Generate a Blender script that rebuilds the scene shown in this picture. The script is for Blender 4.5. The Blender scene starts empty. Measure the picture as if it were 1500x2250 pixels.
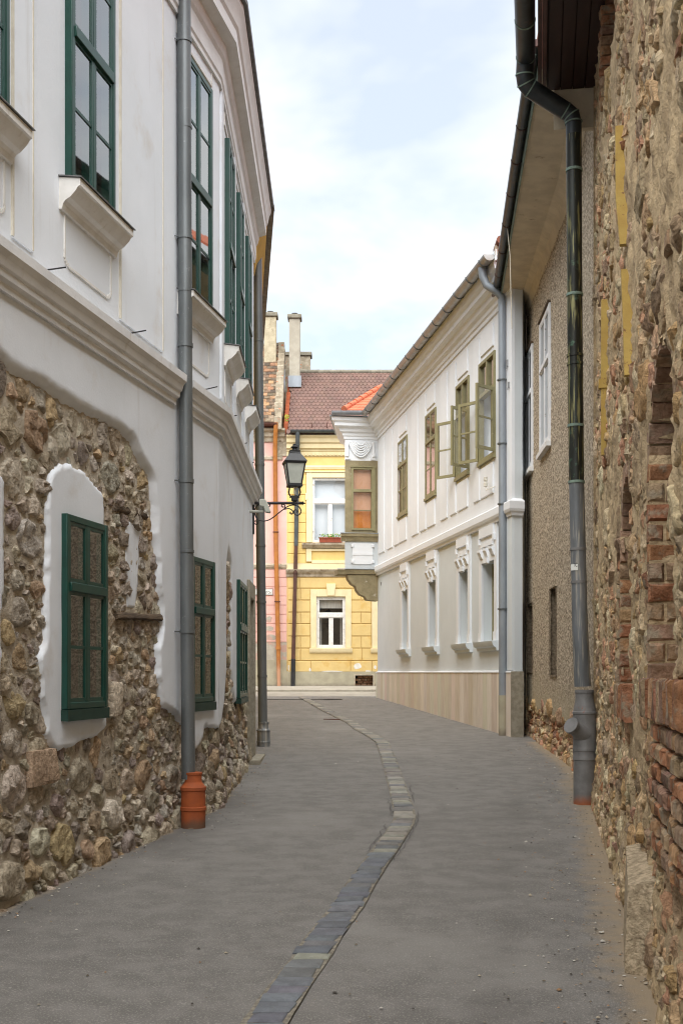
import bpy, math, random
from math import radians, sin, cos, pi, sqrt
from mathutils import Vector, Matrix, noise

SC = bpy.context.scene
COL = SC.collection
E = 1.6                      # eye height above the ground under the camera
FPX, CXP, HOR = 2600.0, 750.0, 1478.0
SLOPE = 0.033                # the lane climbs gently away from the camera

# ------------------------------------------------------------------ camera
cam_d = bpy.data.cameras.new('camera')
cam = bpy.data.objects.new('camera', cam_d); COL.objects.link(cam)
cam.location = (0, 0, E); cam.rotation_euler = (radians(90), 0, 0)
cam_d.sensor_fit = 'VERTICAL'; cam_d.sensor_height = 36; cam_d.sensor_width = 24
cam_d.lens = FPX / 2250 * 36
cam_d.shift_y = (HOR - 1125) / 2250
cam_d.clip_start = 0.05; cam_d.clip_end = 3000
SC.camera = cam

# ------------------------------------------------------------------ sky, sun, exposure
SUN_EL, SUN_AZ = 60.0, 188.0      # azimuth clockwise from +Y: behind the camera, high, through thin cloud
world = bpy.data.worlds.new('World'); SC.world = world
world.use_nodes = True
wn, wl = world.node_tree.nodes, world.node_tree.links
wn.clear()
w_out = wn.new('ShaderNodeOutputWorld'); w_bg = wn.new('ShaderNodeBackground')
w_sky = wn.new('ShaderNodeTexSky'); w_sky.sky_type = 'NISHITA'; w_sky.sun_disc = False
w_sky.sun_elevation = radians(SUN_EL); w_sky.sun_rotation = radians(SUN_AZ)
w_sky.air_density = 1.0; w_sky.dust_density = 1.6; w_sky.ozone_density = 1.2
w_tc = wn.new('ShaderNodeTexCoord')
w_sep = wn.new('ShaderNodeSeparateXYZ'); wl.new(w_tc.outputs['Generated'], w_sep.inputs[0])
w_add = wn.new('ShaderNodeMath'); w_add.operation = 'MAXIMUM'; w_add.inputs[1].default_value = 0.0
wl.new(w_sep.outputs['Z'], w_add.inputs[0])
w_ad2 = wn.new('ShaderNodeMath'); w_ad2.operation = 'ADD'; w_ad2.inputs[1].default_value = 0.22
wl.new(w_add.outputs[0], w_ad2.inputs[0])
w_dx = wn.new('ShaderNodeMath'); w_dx.operation = 'DIVIDE'
w_dy = wn.new('ShaderNodeMath'); w_dy.operation = 'DIVIDE'
wl.new(w_sep.outputs['X'], w_dx.inputs[0]); wl.new(w_ad2.outputs[0], w_dx.inputs[1])
wl.new(w_sep.outputs['Y'], w_dy.inputs[0]); wl.new(w_ad2.outputs[0], w_dy.inputs[1])
w_cmb = wn.new('ShaderNodeCombineXYZ')
wl.new(w_dx.outputs[0], w_cmb.inputs[0]); wl.new(w_dy.outputs[0], w_cmb.inputs[1])
w_cmb.inputs[2].default_value = 3.7
w_n = wn.new('ShaderNodeTexNoise'); w_n.inputs['Scale'].default_value = 2.1
w_n.inputs['Detail'].default_value = 5; w_n.inputs['Roughness'].default_value = 0.55
w_n.inputs['Distortion'].default_value = 0.15
wl.new(w_cmb.outputs[0], w_n.inputs['Vector'])
w_r = wn.new('ShaderNodeValToRGB')
w_r.color_ramp.elements[0].position = 0.38; w_r.color_ramp.elements[0].color = (0.55, 0.55, 0.55, 1)
w_r.color_ramp.elements[1].position = 0.57; w_r.color_ramp.elements[1].color = (1, 1, 1, 1)
wl.new(w_n.outputs['Fac'], w_r.inputs['Fac'])
w_scale = wn.new('ShaderNodeMixRGB'); w_scale.blend_type = 'MULTIPLY'; w_scale.inputs['Fac'].default_value = 1
w_scale.inputs['Color2'].default_value = (1.25, 1.4, 1.42, 1)
wl.new(w_sky.outputs[0], w_scale.inputs['Color1'])
w_mix = wn.new('ShaderNodeMixRGB')
w_mix.inputs['Color2'].default_value = (6.7, 6.85, 6.95, 1)       # cloud brightness, in the sky's own units
wl.new(w_r.outputs['Color'], w_mix.inputs['Fac'])
wl.new(w_scale.outputs[0], w_mix.inputs['Color1'])
wl.new(w_mix.outputs[0], w_bg.inputs['Color'])
w_bg.inputs['Strength'].default_value = 0.095
wl.new(w_bg.outputs[0], w_out.inputs['Surface'])

sun_d = bpy.data.lights.new('sun', 'SUN'); sun_d.energy = 4.2; sun_d.angle = radians(80)
sun_d.color = (1.0, 0.99, 0.975)
sun = bpy.data.objects.new('sun', sun_d); COL.objects.link(sun)
_az, _el = radians(SUN_AZ), radians(SUN_EL)
_sd = Vector((sin(_az) * cos(_el), cos(_az) * cos(_el), sin(_el)))
sun.rotation_euler = (-_sd).to_track_quat('-Z', 'Y').to_euler()
sun.location = (0, -10, 30)

SC.view_settings.view_transform = 'Standard'; SC.view_settings.look = 'None'
SC.view_settings.exposure = 0.88; SC.view_settings.gamma = 1.0
SC.view_settings.use_curve_mapping = False
SC.cycles.use_denoising = True; SC.cycles.pixel_filter_type = 'BLACKMAN_HARRIS'; SC.cycles.filter_width = 1.1
SC.cycles.sample_clamp_indirect = 4.0; SC.cycles.caustics_reflective = False
SC.cycles.max_bounces = 8; SC.cycles.diffuse_bounces = 5; SC.cycles.transparent_max_bounces = 12

# ------------------------------------------------------------------ materials (procedural)
MATS = {}
def mat(name, c1, c2=None, scale=6.0, detail=6.0, rough=0.85, bump=0.0, bscale=None, metal=0.0,
        streak=None, stretch=(1, 1, 1), spot=None, attr=False, spec=0.3, bump2=None, big=None, contrast=(0.35, 0.65), low=None):
    """c1/c2 mixed by noise; streak=(colour, scale, low, high) vertical runs; spot=(colour, scale, low, high) patches;
    big=(colour, scale, low, high) broad patches; attr: multiply by the mesh colour 'tint'."""
    m = bpy.data.materials.new(name); m.use_nodes = True
    N, L = m.node_tree.nodes, m.node_tree.links
    b = N['Principled BSDF']
    b.inputs['Roughness'].default_value = rough; b.inputs['Metallic'].default_value = metal
    b.inputs['Specular IOR Level'].default_value = spec
    geo = N.new('ShaderNodeNewGeometry')
    mp = N.new('ShaderNodeMapping'); mp.inputs['Scale'].default_value = stretch
    L.new(geo.outputs['Position'], mp.inputs['Vector'])
    def nz(sc, det, src, rg=0.6):
        n = N.new('ShaderNodeTexNoise'); n.inputs['Scale'].default_value = sc
        n.inputs['Detail'].default_value = det; n.inputs['Roughness'].default_value = rg
        L.new(src, n.inputs['Vector']); return n.outputs['Fac']
    def ramp(fac, lo, hi):
        r = N.new('ShaderNodeMapRange'); r.inputs['From Min'].default_value = lo; r.inputs['From Max'].default_value = hi
        r.interpolation_type = 'SMOOTHSTEP'
        L.new(fac, r.inputs['Value']); return r.outputs['Result']
    def mix(fac, a, bcol, mode='MIX'):
        x = N.new('ShaderNodeMixRGB'); x.blend_type = mode
        if isinstance(fac, float): x.inputs['Fac'].default_value = fac
        else: L.new(fac, x.inputs['Fac'])
        for k, v in (('Color1', a), ('Color2', bcol)):
            if isinstance(v, tuple): x.inputs[k].default_value = (*v, 1)
            else: L.new(v, x.inputs[k])
        return x.outputs[0]
    c2 = c2 or tuple(v * 0.85 for v in c1)
    col = mix(ramp(nz(scale, detail, mp.outputs[0]), *contrast), c1, c2)
    if attr:
        a = N.new('ShaderNodeAttribute'); a.attribute_name = 'tint'
        col = mix(1.0, col, a.outputs['Color'], 'MULTIPLY')
    for layer, st in ((big, (1, 1, 1)), (spot, (1, 1, 1)), (streak, (1, 1, 0.06))):
        if layer:
            c, sc, lo, hi = layer
            mp2 = N.new('ShaderNodeMapping'); mp2.inputs['Scale'].default_value = st
            mp2.inputs['Location'].default_value = (sc * 1.7, 3.1, -sc)
            L.new(geo.outputs['Position'], mp2.inputs['Vector'])
            col = mix(ramp(nz(sc, 6, mp2.outputs[0]), lo, hi), col, c)
    if low:   # (colour, z0, z1): splash and soil line near the foot, broken by noise
        c, z0, z1 = low
        sp = N.new('ShaderNodeSeparateXYZ'); L.new(geo.outputs['Position'], sp.inputs[0])
        gy = N.new('ShaderNodeMath'); gy.operation = 'MULTIPLY_ADD'; gy.inputs[1].default_value = -SLOPE
        L.new(sp.outputs['Y'], gy.inputs[0]); L.new(sp.outputs['Z'], gy.inputs[2])
        ns = N.new('ShaderNodeMath'); ns.operation = 'MULTIPLY_ADD'; ns.inputs[1].default_value = (z1 - z0) * 1.6
        L.new(nz(5.0, 6, geo.outputs['Position']), ns.inputs[0]); L.new(gy.outputs[0], ns.inputs[2])
        r = ramp(ns.outputs[0], z1 + (z1 - z0) * 0.8, z0 + (z1 - z0) * 0.8)
        col = mix(r, col, c)
    L.new(col, b.inputs['Base Color'])
    if bump:
        bp = N.new('ShaderNodeBump'); bp.inputs['Strength'].default_value = bump
        bp.inputs['Distance'].default_value = 0.02
        L.new(nz(bscale or scale * 4, 6, mp.outputs[0], 0.65), bp.inputs['Height'])
        last = bp
        if bump2:
            b2 = N.new('ShaderNodeBump'); b2.inputs['Strength'].default_value = bump2[0]; b2.inputs['Distance'].default_value = 0.03
            L.new(nz(bump2[1], 5, geo.outputs['Position']), b2.inputs['Height'])
            L.new(bp.outputs[0], b2.inputs['Normal']); last = b2
        L.new(last.outputs[0], b.inputs['Normal'])
    MATS[name] = m
    return m

def glass(name, tint=(1, 1, 1), refl=1.0):
    m = bpy.data.materials.new(name); m.use_nodes = True
    N, L = m.node_tree.nodes, m.node_tree.links; N.clear()
    o = N.new('ShaderNodeOutputMaterial'); mx = N.new('ShaderNodeMixShader')
    t = N.new('ShaderNodeBsdfTransparent'); t.inputs[0].default_value = (*tint, 1)
    g = N.new('ShaderNodeBsdfGlossy'); g.inputs['Roughness'].default_value = 0.02
    g.inputs['Color'].default_value = (refl, refl, refl, 1)
    lw = N.new('ShaderNodeLayerWeight'); lw.inputs['Blend'].default_value = .5
    pw = N.new('ShaderNodeMath'); pw.operation = 'POWER'; pw.inputs[1].default_value = 2.5; L.new(lw.outputs['Facing'], pw.inputs[0])
    f = N.new('ShaderNodeMath'); f.operation = 'MULTIPLY_ADD'; f.inputs[1].default_value = .90; f.inputs[2].default_value = .09; L.new(pw.outputs[0], f.inputs[0])
    geo = N.new('ShaderNodeNewGeometry')
    n = N.new('ShaderNodeTexNoise'); n.inputs['Scale'].default_value = 1.6
    L.new(geo.outputs['Position'], n.inputs['Vector'])
    bp = N.new('ShaderNodeBump'); bp.inputs['Strength'].default_value = 0.02; bp.inputs['Distance'].default_value = 0.06
    L.new(n.outputs['Fac'], bp.inputs['Height']); L.new(bp.outputs[0], g.inputs['Normal'])
    L.new(f.outputs[0], mx.inputs[0]); L.new(t.outputs[0], mx.inputs[1]); L.new(g.outputs[0], mx.inputs[2])
    L.new(mx.outputs[0], o.inputs['Surface']); MATS[name] = m
    return m

mat('plaster_white', (.775, .81, .86), (.73, .765, .81), 1.3, rough=.9, bump=.12, bscale=60, bump2=(.12, 4), spot=((.66, .65, .64), 2.2, .55, .78),
    streak=((.58, .58, .58), 7, .58, .84), low=((.36, .31, .25), .2, .75))
mat('trim_white', (.76, .745, .715), (.68, .66, .62), 5, rough=.9, bump=.15, bscale=50, spot=((.42, .37, .31), 12, .62, .80), streak=((.56, .53, .47), 14, .58, .80))
mat('joint_cream', (.70, .66, .56), (.62, .57, .48), 10, rough=.9)
mat('cornice_white', (.79, .80, .81), (.72, .725, .73), 4, rough=.9, bump=.1, bscale=40, spot=((.46, .42, .36), 9, .64, .86), streak=((.60, .57, .52), 12, .58, .82))
mat('lead_flashing', (.20, .20, .20), (.13, .13, .13), 12, rough=.55, metal=.4)
mat('mortar', (.60, .53, .43), (.44, .38, .295), 9, rough=.95, bump=.9, bscale=50, bump2=(.6, 14))
mat('mortar_right', (.64, .485, .29), (.40, .295, .175), 5, rough=.95, bump=1.0, bscale=34, bump2=(1.0, 11), spot=((.15, .105, .07), 6, .58, .78),
    big=((.43, .29, .19), 1.3, .58, .80))
mat('rubble_stone', (1.38, 1.35, 1.30), (.70, .66, .60), 30, rough=.92, bump=1.0, bscale=70, bump2=(1.0, 22), attr=True, spot=((.20, .17, .12), 14, .60, .78),
    contrast=(.3, .7))
mat('brick', (1, 1, 1), (.60, .56, .50), 20, rough=.92, bump=.8, bscale=60, bump2=(.5, 20), attr=True, spot=((.33, .27, .19), 11, .50, .68))
mat('old_timber', (.16, .115, .075), (.07, .05, .035), 14, rough=.9, bump=.9, bscale=40, stretch=(1, .25, 3))
mat('green_paint', (.006, .056, .041), (.005, .044, .032), 6, rough=.38, spec=.5)
mat('green_dark', (.018, .05, .038), (.014, .04, .03), 6, rough=.5)
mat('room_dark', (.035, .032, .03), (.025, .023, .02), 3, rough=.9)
mat('zinc_pipe', (.17, .185, .19), (.13, .142, .146), 5, rough=.45, metal=.45, spec=.5, stretch=(1, 1, .3), spot=((.24, .25, .25), 30, .62, .72), bump=.05, bscale=20)
mat('zinc_light', (.30, .33, .36), (.25, .275, .30), 4, rough=.5, metal=.25, stretch=(1, 1, .3), streak=((.36, .37, .38), 14, .6, .8))
mat('zinc_gutter', (.44, .44, .43), (.34, .33, .315), 3, rough=.42, metal=.45, spot=((.33, .27, .22), 2.5, .52, .74))
mat('orange_plastic', (.38, .095, .03), (.29, .075, .028), 7, rough=.72, spec=.25, bump=.1, bscale=40, spot=((.24, .085, .045), 9, .58, .72), low=((.15, .08, .05), .0, .10))
mat('copper_dark', (.026, .030, .024), (.013, .013, .009), 7, rough=.42, metal=.35, spec=.45, stretch=(1, 1, .25),
    streak=((.24, .225, .10), 34, .52, .66), spot=((.07, .13, .085), 8, .60, .72))
mat('copper_gutter', (.040, .048, .052), (.025, .028, .03), 5, rough=.45, metal=.4, spec=.5, spot=((.08, .055, .04), 4, .58, .72))
mat('seam_green', (.20, .27, .22), (.14, .19, .16), 12, rough=.7)
mat('pipe_grey', (.215, .23, .245), (.14, .15, .155), 6, rough=.5, metal=.35, spec=.45, stretch=(1, 1, .22), streak=((.40, .38, .33), 30, .50, .66))
mat('pipe_iron', (.24, .235, .23), (.18, .175, .17), 7, rough=.55, metal=.2, streak=((.34, .32, .29), 22, .6, .75), spot=((.30, .10, .04), 11, .64, .72),
    low=((.36, .115, .045), .0, .10))
mat('asphalt', (.230, .218, .202), (.178, .168, .155), 5.0, detail=8, rough=.88, bump=.6, bscale=260, spec=.25,
    spot=((.155, .147, .137), 1.3, .54, .78), big=((.272, .258, .238), .6, .52, .74))
mat('sett_stone', (1, 1, 1), (.72, .72, .72), 12, rough=.62, bump=.5, bscale=60, attr=True, spec=.4)
mat('sett_joint', (.30, .27, .215), (.17, .15, .12), 30, rough=.95, bump=.6, bscale=80)
mat('cross_paving', (.36, .33, .275), (.29, .265, .22), 3, rough=.9, bump=.2, bscale=80)
mat('kerb_stone', (.40, .37, .30), (.33, .30, .245), 5, rough=.9, bump=.2, bscale=60)
mat('tar', (.06, .055, .05), (.045, .04, .037), 6, rough=.7)
mat('soil', (.17, .14, .10), (.12, .10, .075), 1, rough=.95)
mat('ochre_wall', (.62, .40, .10), (.55, .35, .09), 3, rough=.9)
mat('pink_wall', (.75, .47, .41), (.70, .43, .37), 2, rough=.9, bump=.1, bscale=40, spot=((.60, .42, .35), 2.4, .60, .72), streak=((.62, .40, .34), 6, .6, .8))
mat('pink_bare', (.46, .42, .35), (.38, .34, .28), 6, rough=.95, bump=.3, bscale=30, spot=((.50, .33, .27), 3, .52, .58))
mat('grey_plinth', (.42, .385, .28), (.35, .32, .235), 4, rough=.95, bump=.3, bscale=40, low=((.24, .21, .16), .02, .16))
mat('cream_trim', (.78, .67, .42), (.72, .61, .37), 4, rough=.9, streak=((.60, .48, .26), 10, .62, .8))
mat('yellow_wall', (.70, .525, .225), (.65, .48, .20), 3, rough=.9, bump=.08, bscale=50, spot=((.64, .43, .14), 3.4, .54, .72), streak=((.60, .44, .19), 7, .58, .80))
mat('yellow_pale', (.77, .57, .22), (.72, .525, .19), 3, rough=.9, bump=.08, bscale=50)
mat('flaked_white', (.76, .74, .68), (.66, .63, .56), 10, rough=.95, bump=.2, bscale=30)
mat('dirty_trim', (.52, .46, .36), (.34, .28, .20), 6, rough=.95, bump=.4, bscale=30, spot=((.20, .15, .10), 7, .58, .7))
mat('roof_brown', (.155, .086, .066), (.120, .068, .053), 3, rough=.7, attr=True, spec=.35)
mat('roof_old', (1, 1, 1), (.6, .57, .52), 9, rough=.9, attr=True, bump=.4, bscale=40)
mat('roof_orange', (.52, .155, .075), (.44, .12, .06), 5, rough=.65, attr=True)
mat('gutter_rust', (.14, .06, .045), (.10, .045, .035), 6, rough=.6, metal=.2)
mat('gutter_slate', (.10, .115, .12), (.075, .085, .09), 5, rough=.5, metal=.3)
mat('pipe_orange', (.44, .175, .04), (.36, .135, .035), 5, rough=.6, spot=((.32, .09, .03), 6, .6, .72), low=((.52, .28, .17), .3, 1.0))
mat('pipe_maroon', (.105, .050, .038), (.08, .04, .03), 5, rough=.5)
mat('pipe_black', (.045, .045, .047), (.03, .03, .032), 5, rough=.5, metal=.3)
mat('chimney_render', (.50, .44, .31), (.37, .32, .22), 5, rough=.95, bump=.5, bscale=25, spot=((.27, .23, .16), 5, .58, .72))
mat('chimney_grey', (.40, .37, .30), (.34, .31, .25), 5, rough=.95, bump=.2, bscale=30)
mat('cap_stone', (.25, .23, .18), (.17, .155, .12), 8, rough=.95, bump=.4, bscale=30)
mat('firewall', (.44, .385, .29), (.28, .235, .17), 7, rough=.95, bump=.6, bscale=25, spot=((.45, .16, .08), 6, .6, .68))
mat('brick_red', (.40, .115, .05), (.33, .09, .04), 8, rough=.85, attr=False)
mat('white_paint', (.78, .79, .80), (.70, .71, .72), 6, rough=.6, spot=((.42, .37, .31), 15, .63, .72))
mat('white_flaky', (.74, .74, .72), (.66, .65, .62), 9, rough=.7, spot=((.42, .37, .30), 13, .60, .70))
mat('blind', (.72, .76, .80), (.68, .72, .76), 2, rough=.8)
mat('curtain', (.60, .58, .53), (.48, .46, .42), 6, rough=.9, stretch=(6, 6, .4))
mat('house_white', (.795, .82, .845), (.76, .785, .81), 2, rough=.88, bump=.06, bscale=50)
mat('house_upper', (.775, .80, .825), (.74, .765, .79), 2, rough=.88, bump=.06, bscale=50)
mat('house_grey', (.67, .715, .735), (.635, .68, .70), 1.5, rough=.9, bump=.06, bscale=50)
mat('oriel_grey', (.60, .64, .66), (.56, .60, .62), 2, rough=.9)
mat('travertine', (1.12, 1.11, 1.09), (.92, .89, .85), 5, rough=.6, attr=True, stretch=(8, 8, .5), streak=((.50, .43, .36), 30, .60, .75))
mat('sandstone', (.33, .28, .17), (.25, .21, .125), 5, rough=.95, bump=.4, bscale=40, spot=((.46, .42, .33), 6, .64, .72))
mat('olive_paint', (.275, .25, .135), (.24, .215, .115), 8, rough=.55, spot=((.36, .33, .22), 16, .64, .74))
mat('orange_blind', (.75, .27, .05), (.66, .22, .04), 3, rough=.8)
mat('peach_blind', (.78, .45, .29), (.72, .40, .25), 3, rough=.8)
mat('pink_curtain', (.62, .36, .32), (.46, .25, .22), 7, rough=.9, stretch=(8, 8, .4))
mat('louvre', (.26, .17, .13), (.16, .11, .09), 6, rough=.8)
mat('roughcast', (.66, .56, .42), (.21, .165, .115), 34, detail=2.5, rough=.95, bump=1.0, bscale=45, contrast=(.40, .58), bump2=(.35, 6), big=((.33, .27, .19), 1.2, .58, .85),
    low=((.44, .37, .25), .35, 1.15))
mat('soffit_plaster', (.60, .52, .39), (.50, .43, .32), 4, rough=.95, spot=((.22, .17, .12), 6, .62, .78))
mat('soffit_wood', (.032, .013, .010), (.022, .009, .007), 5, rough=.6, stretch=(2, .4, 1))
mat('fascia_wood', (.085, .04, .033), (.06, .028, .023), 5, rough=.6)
mat('yellow_iron', (.46, .32, .085), (.40, .26, .065), 8, rough=.7, spot=((.20, .10, .04), 22, .60, .70), bump=.2, bscale=40)
mat('iron_black', (.016, .016, .017), (.011, .011, .012), 8, rough=.5, spec=.5)
mat('iron_rod', (.035, .026, .030), (.028, .02, .024), 8, rough=.5, spec=.5)
mat('lamp_glass', (.52, .54, .48), (.46, .48, .43), 9, rough=.25, spot=((.36, .36, .30), 11, .62, .74))
mat('flood_grey', (.52, .53, .46), (.46, .47, .41), 8, rough=.6)
mat('terracotta', (.34, .085, .045), (.28, .07, .04), 8, rough=.8)
mat('leaf_green', (.12, .24, .035), (.07, .15, .02), 30, rough=.6, attr=True)
mat('sign_white', (.80, .81, .77), (.76, .77, .73), 8, rough=.4)
mat('sign_ink', (.03, .03, .035), (.03, .03, .035), 8, rough=.5)
mat('porcelain', (.70, .67, .58), (.62, .59, .50), 8, rough=.35)
mat('steel', (.42, .43, .44), (.34, .35, .36), 8, rough=.4, metal=.6)
mat('stone_jamb', (.38, .345, .27), (.28, .25, .19), 14, rough=.95, bump=.6, bscale=60)
mat('door_wood', (.06, .045, .03), (.04, .03, .02), 6, rough=.7)
mat('cable_white', (.62, .56, .46), (.55, .5, .4), 8, rough=.6)
mat('grit', (1, 1, 1), (.7, .7, .7), 30, rough=.9, attr=True)
mat('twig', (.06, .045, .03), (.05, .035, .02), 9, rough=.9)
glass('glass', refl=.85); glass('glass_thin', (.97, .98, .98), .8)
mat('slot_render', (.24, .19, .13), (.12, .09, .06), 30, detail=3, rough=.95, bump=.6, bscale=40)
mat('roof_red', (.34, .15, .10), (.26, .115, .08), 4, rough=.8, attr=True)

def _sand_layer():
    m = MATS['asphalt']; N, L = m.node_tree.nodes, m.node_tree.links; b = N['Principled BSDF']
    src = b.inputs['Base Color'].links[0].from_socket
    geo = N.new('ShaderNodeNewGeometry')
    # fine aggregate speckle
    v = N.new('ShaderNodeTexNoise'); v.inputs['Scale'].default_value = 110; v.inputs['Detail'].default_value = 3
    L.new(geo.outputs['Position'], v.inputs['Vector'])
    r = N.new('ShaderNodeMapRange'); r.inputs['From Min'].default_value = .52; r.inputs['From Max'].default_value = .70
    L.new(v.outputs['Fac'], r.inputs['Value'])
    m1 = N.new('ShaderNodeMixRGB'); L.new(r.outputs[0], m1.inputs['Fac']); L.new(src, m1.inputs['Color1']); m1.inputs['Color2'].default_value = (.34, .32, .29, 1)
    a = N.new('ShaderNodeAttribute'); a.attribute_name = 'sand'
    n = N.new('ShaderNodeTexNoise'); n.inputs['Scale'].default_value = 7; n.inputs['Detail'].default_value = 9; n.inputs['Roughness'].default_value = .7
    L.new(geo.outputs['Position'], n.inputs['Vector'])
    ad = N.new('ShaderNodeMath'); ad.operation = 'ADD'; L.new(a.outputs['Fac'], ad.inputs[0]); L.new(n.outputs['Fac'], ad.inputs[1])
    r2 = N.new('ShaderNodeMapRange'); r2.inputs['From Min'].default_value = .78; r2.inputs['From Max'].default_value = 1.25
    r2.inputs['To Max'].default_value = .85
    L.new(ad.outputs[0], r2.inputs['Value'])
    m2 = N.new('ShaderNodeMixRGB'); L.new(r2.outputs[0], m2.inputs['Fac']); L.new(m1.outputs[0], m2.inputs['Color1']); m2.inputs['Color2'].default_value = (.36, .28, .185, 1)
    # moist dark mottling, plus the near lane's shade painted into the margins
    a2 = N.new('ShaderNodeAttribute'); a2.attribute_name = 'damp_shade'
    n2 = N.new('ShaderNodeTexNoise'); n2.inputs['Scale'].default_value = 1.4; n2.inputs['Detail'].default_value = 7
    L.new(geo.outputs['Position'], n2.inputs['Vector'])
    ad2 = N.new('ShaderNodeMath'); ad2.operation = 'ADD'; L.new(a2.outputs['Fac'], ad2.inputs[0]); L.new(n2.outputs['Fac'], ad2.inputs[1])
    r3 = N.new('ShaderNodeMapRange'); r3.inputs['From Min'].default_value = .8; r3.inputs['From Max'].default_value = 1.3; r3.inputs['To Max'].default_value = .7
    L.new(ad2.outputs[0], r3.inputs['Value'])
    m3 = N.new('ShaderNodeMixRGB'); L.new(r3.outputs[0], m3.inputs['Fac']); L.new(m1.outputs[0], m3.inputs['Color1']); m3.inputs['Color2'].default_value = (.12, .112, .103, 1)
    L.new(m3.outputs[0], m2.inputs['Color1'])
    L.new(m2.outputs[0], b.inputs['Base Color'])
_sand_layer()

# ------------------------------------------------------------------ mesh helpers
ORIGIN = {}
def ground_z(y):
    return SLOPE * min(max(y, -12.0), 36.0)
def gp(x, y):                       # photograph pixel on the ground -> plan point
    Y = E * FPX / (y - HOR + SLOPE * FPX)
    return Vector(((x - CXP) * Y / FPX, Y))

class Face:                         # a straight facade: u along it, o out of it, h = height above eye level
    def __init__(s, p0, p1, side):
        s.p0 = Vector(p0); s.p1 = Vector(p1); d = s.p1 - s.p0; s.len = d.length; s.d = d.normalized()
        s.n = Vector((s.d.y, -s.d.x)) * side
    def P(s, u, o, h):
        q = s.p0 + s.d * u + s.n * o
        return (q.x, q.y, h + E)
    def uY(s, Y):                   # u at a given depth
        return (Y - s.p0.y) / s.d.y
    def uh(s, x, y):                # pixel -> (u, h) on this facade
        k = (x - CXP) / FPX
        # p0.x + d.x*u = k*(p0.y + d.y*u)
        u = (k * s.p0.y - s.p0.x) / (s.d.x - k * s.d.y)
        Y = s.p0.y + s.d.y * u
        return u, (HOR - y) * Y / FPX

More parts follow.
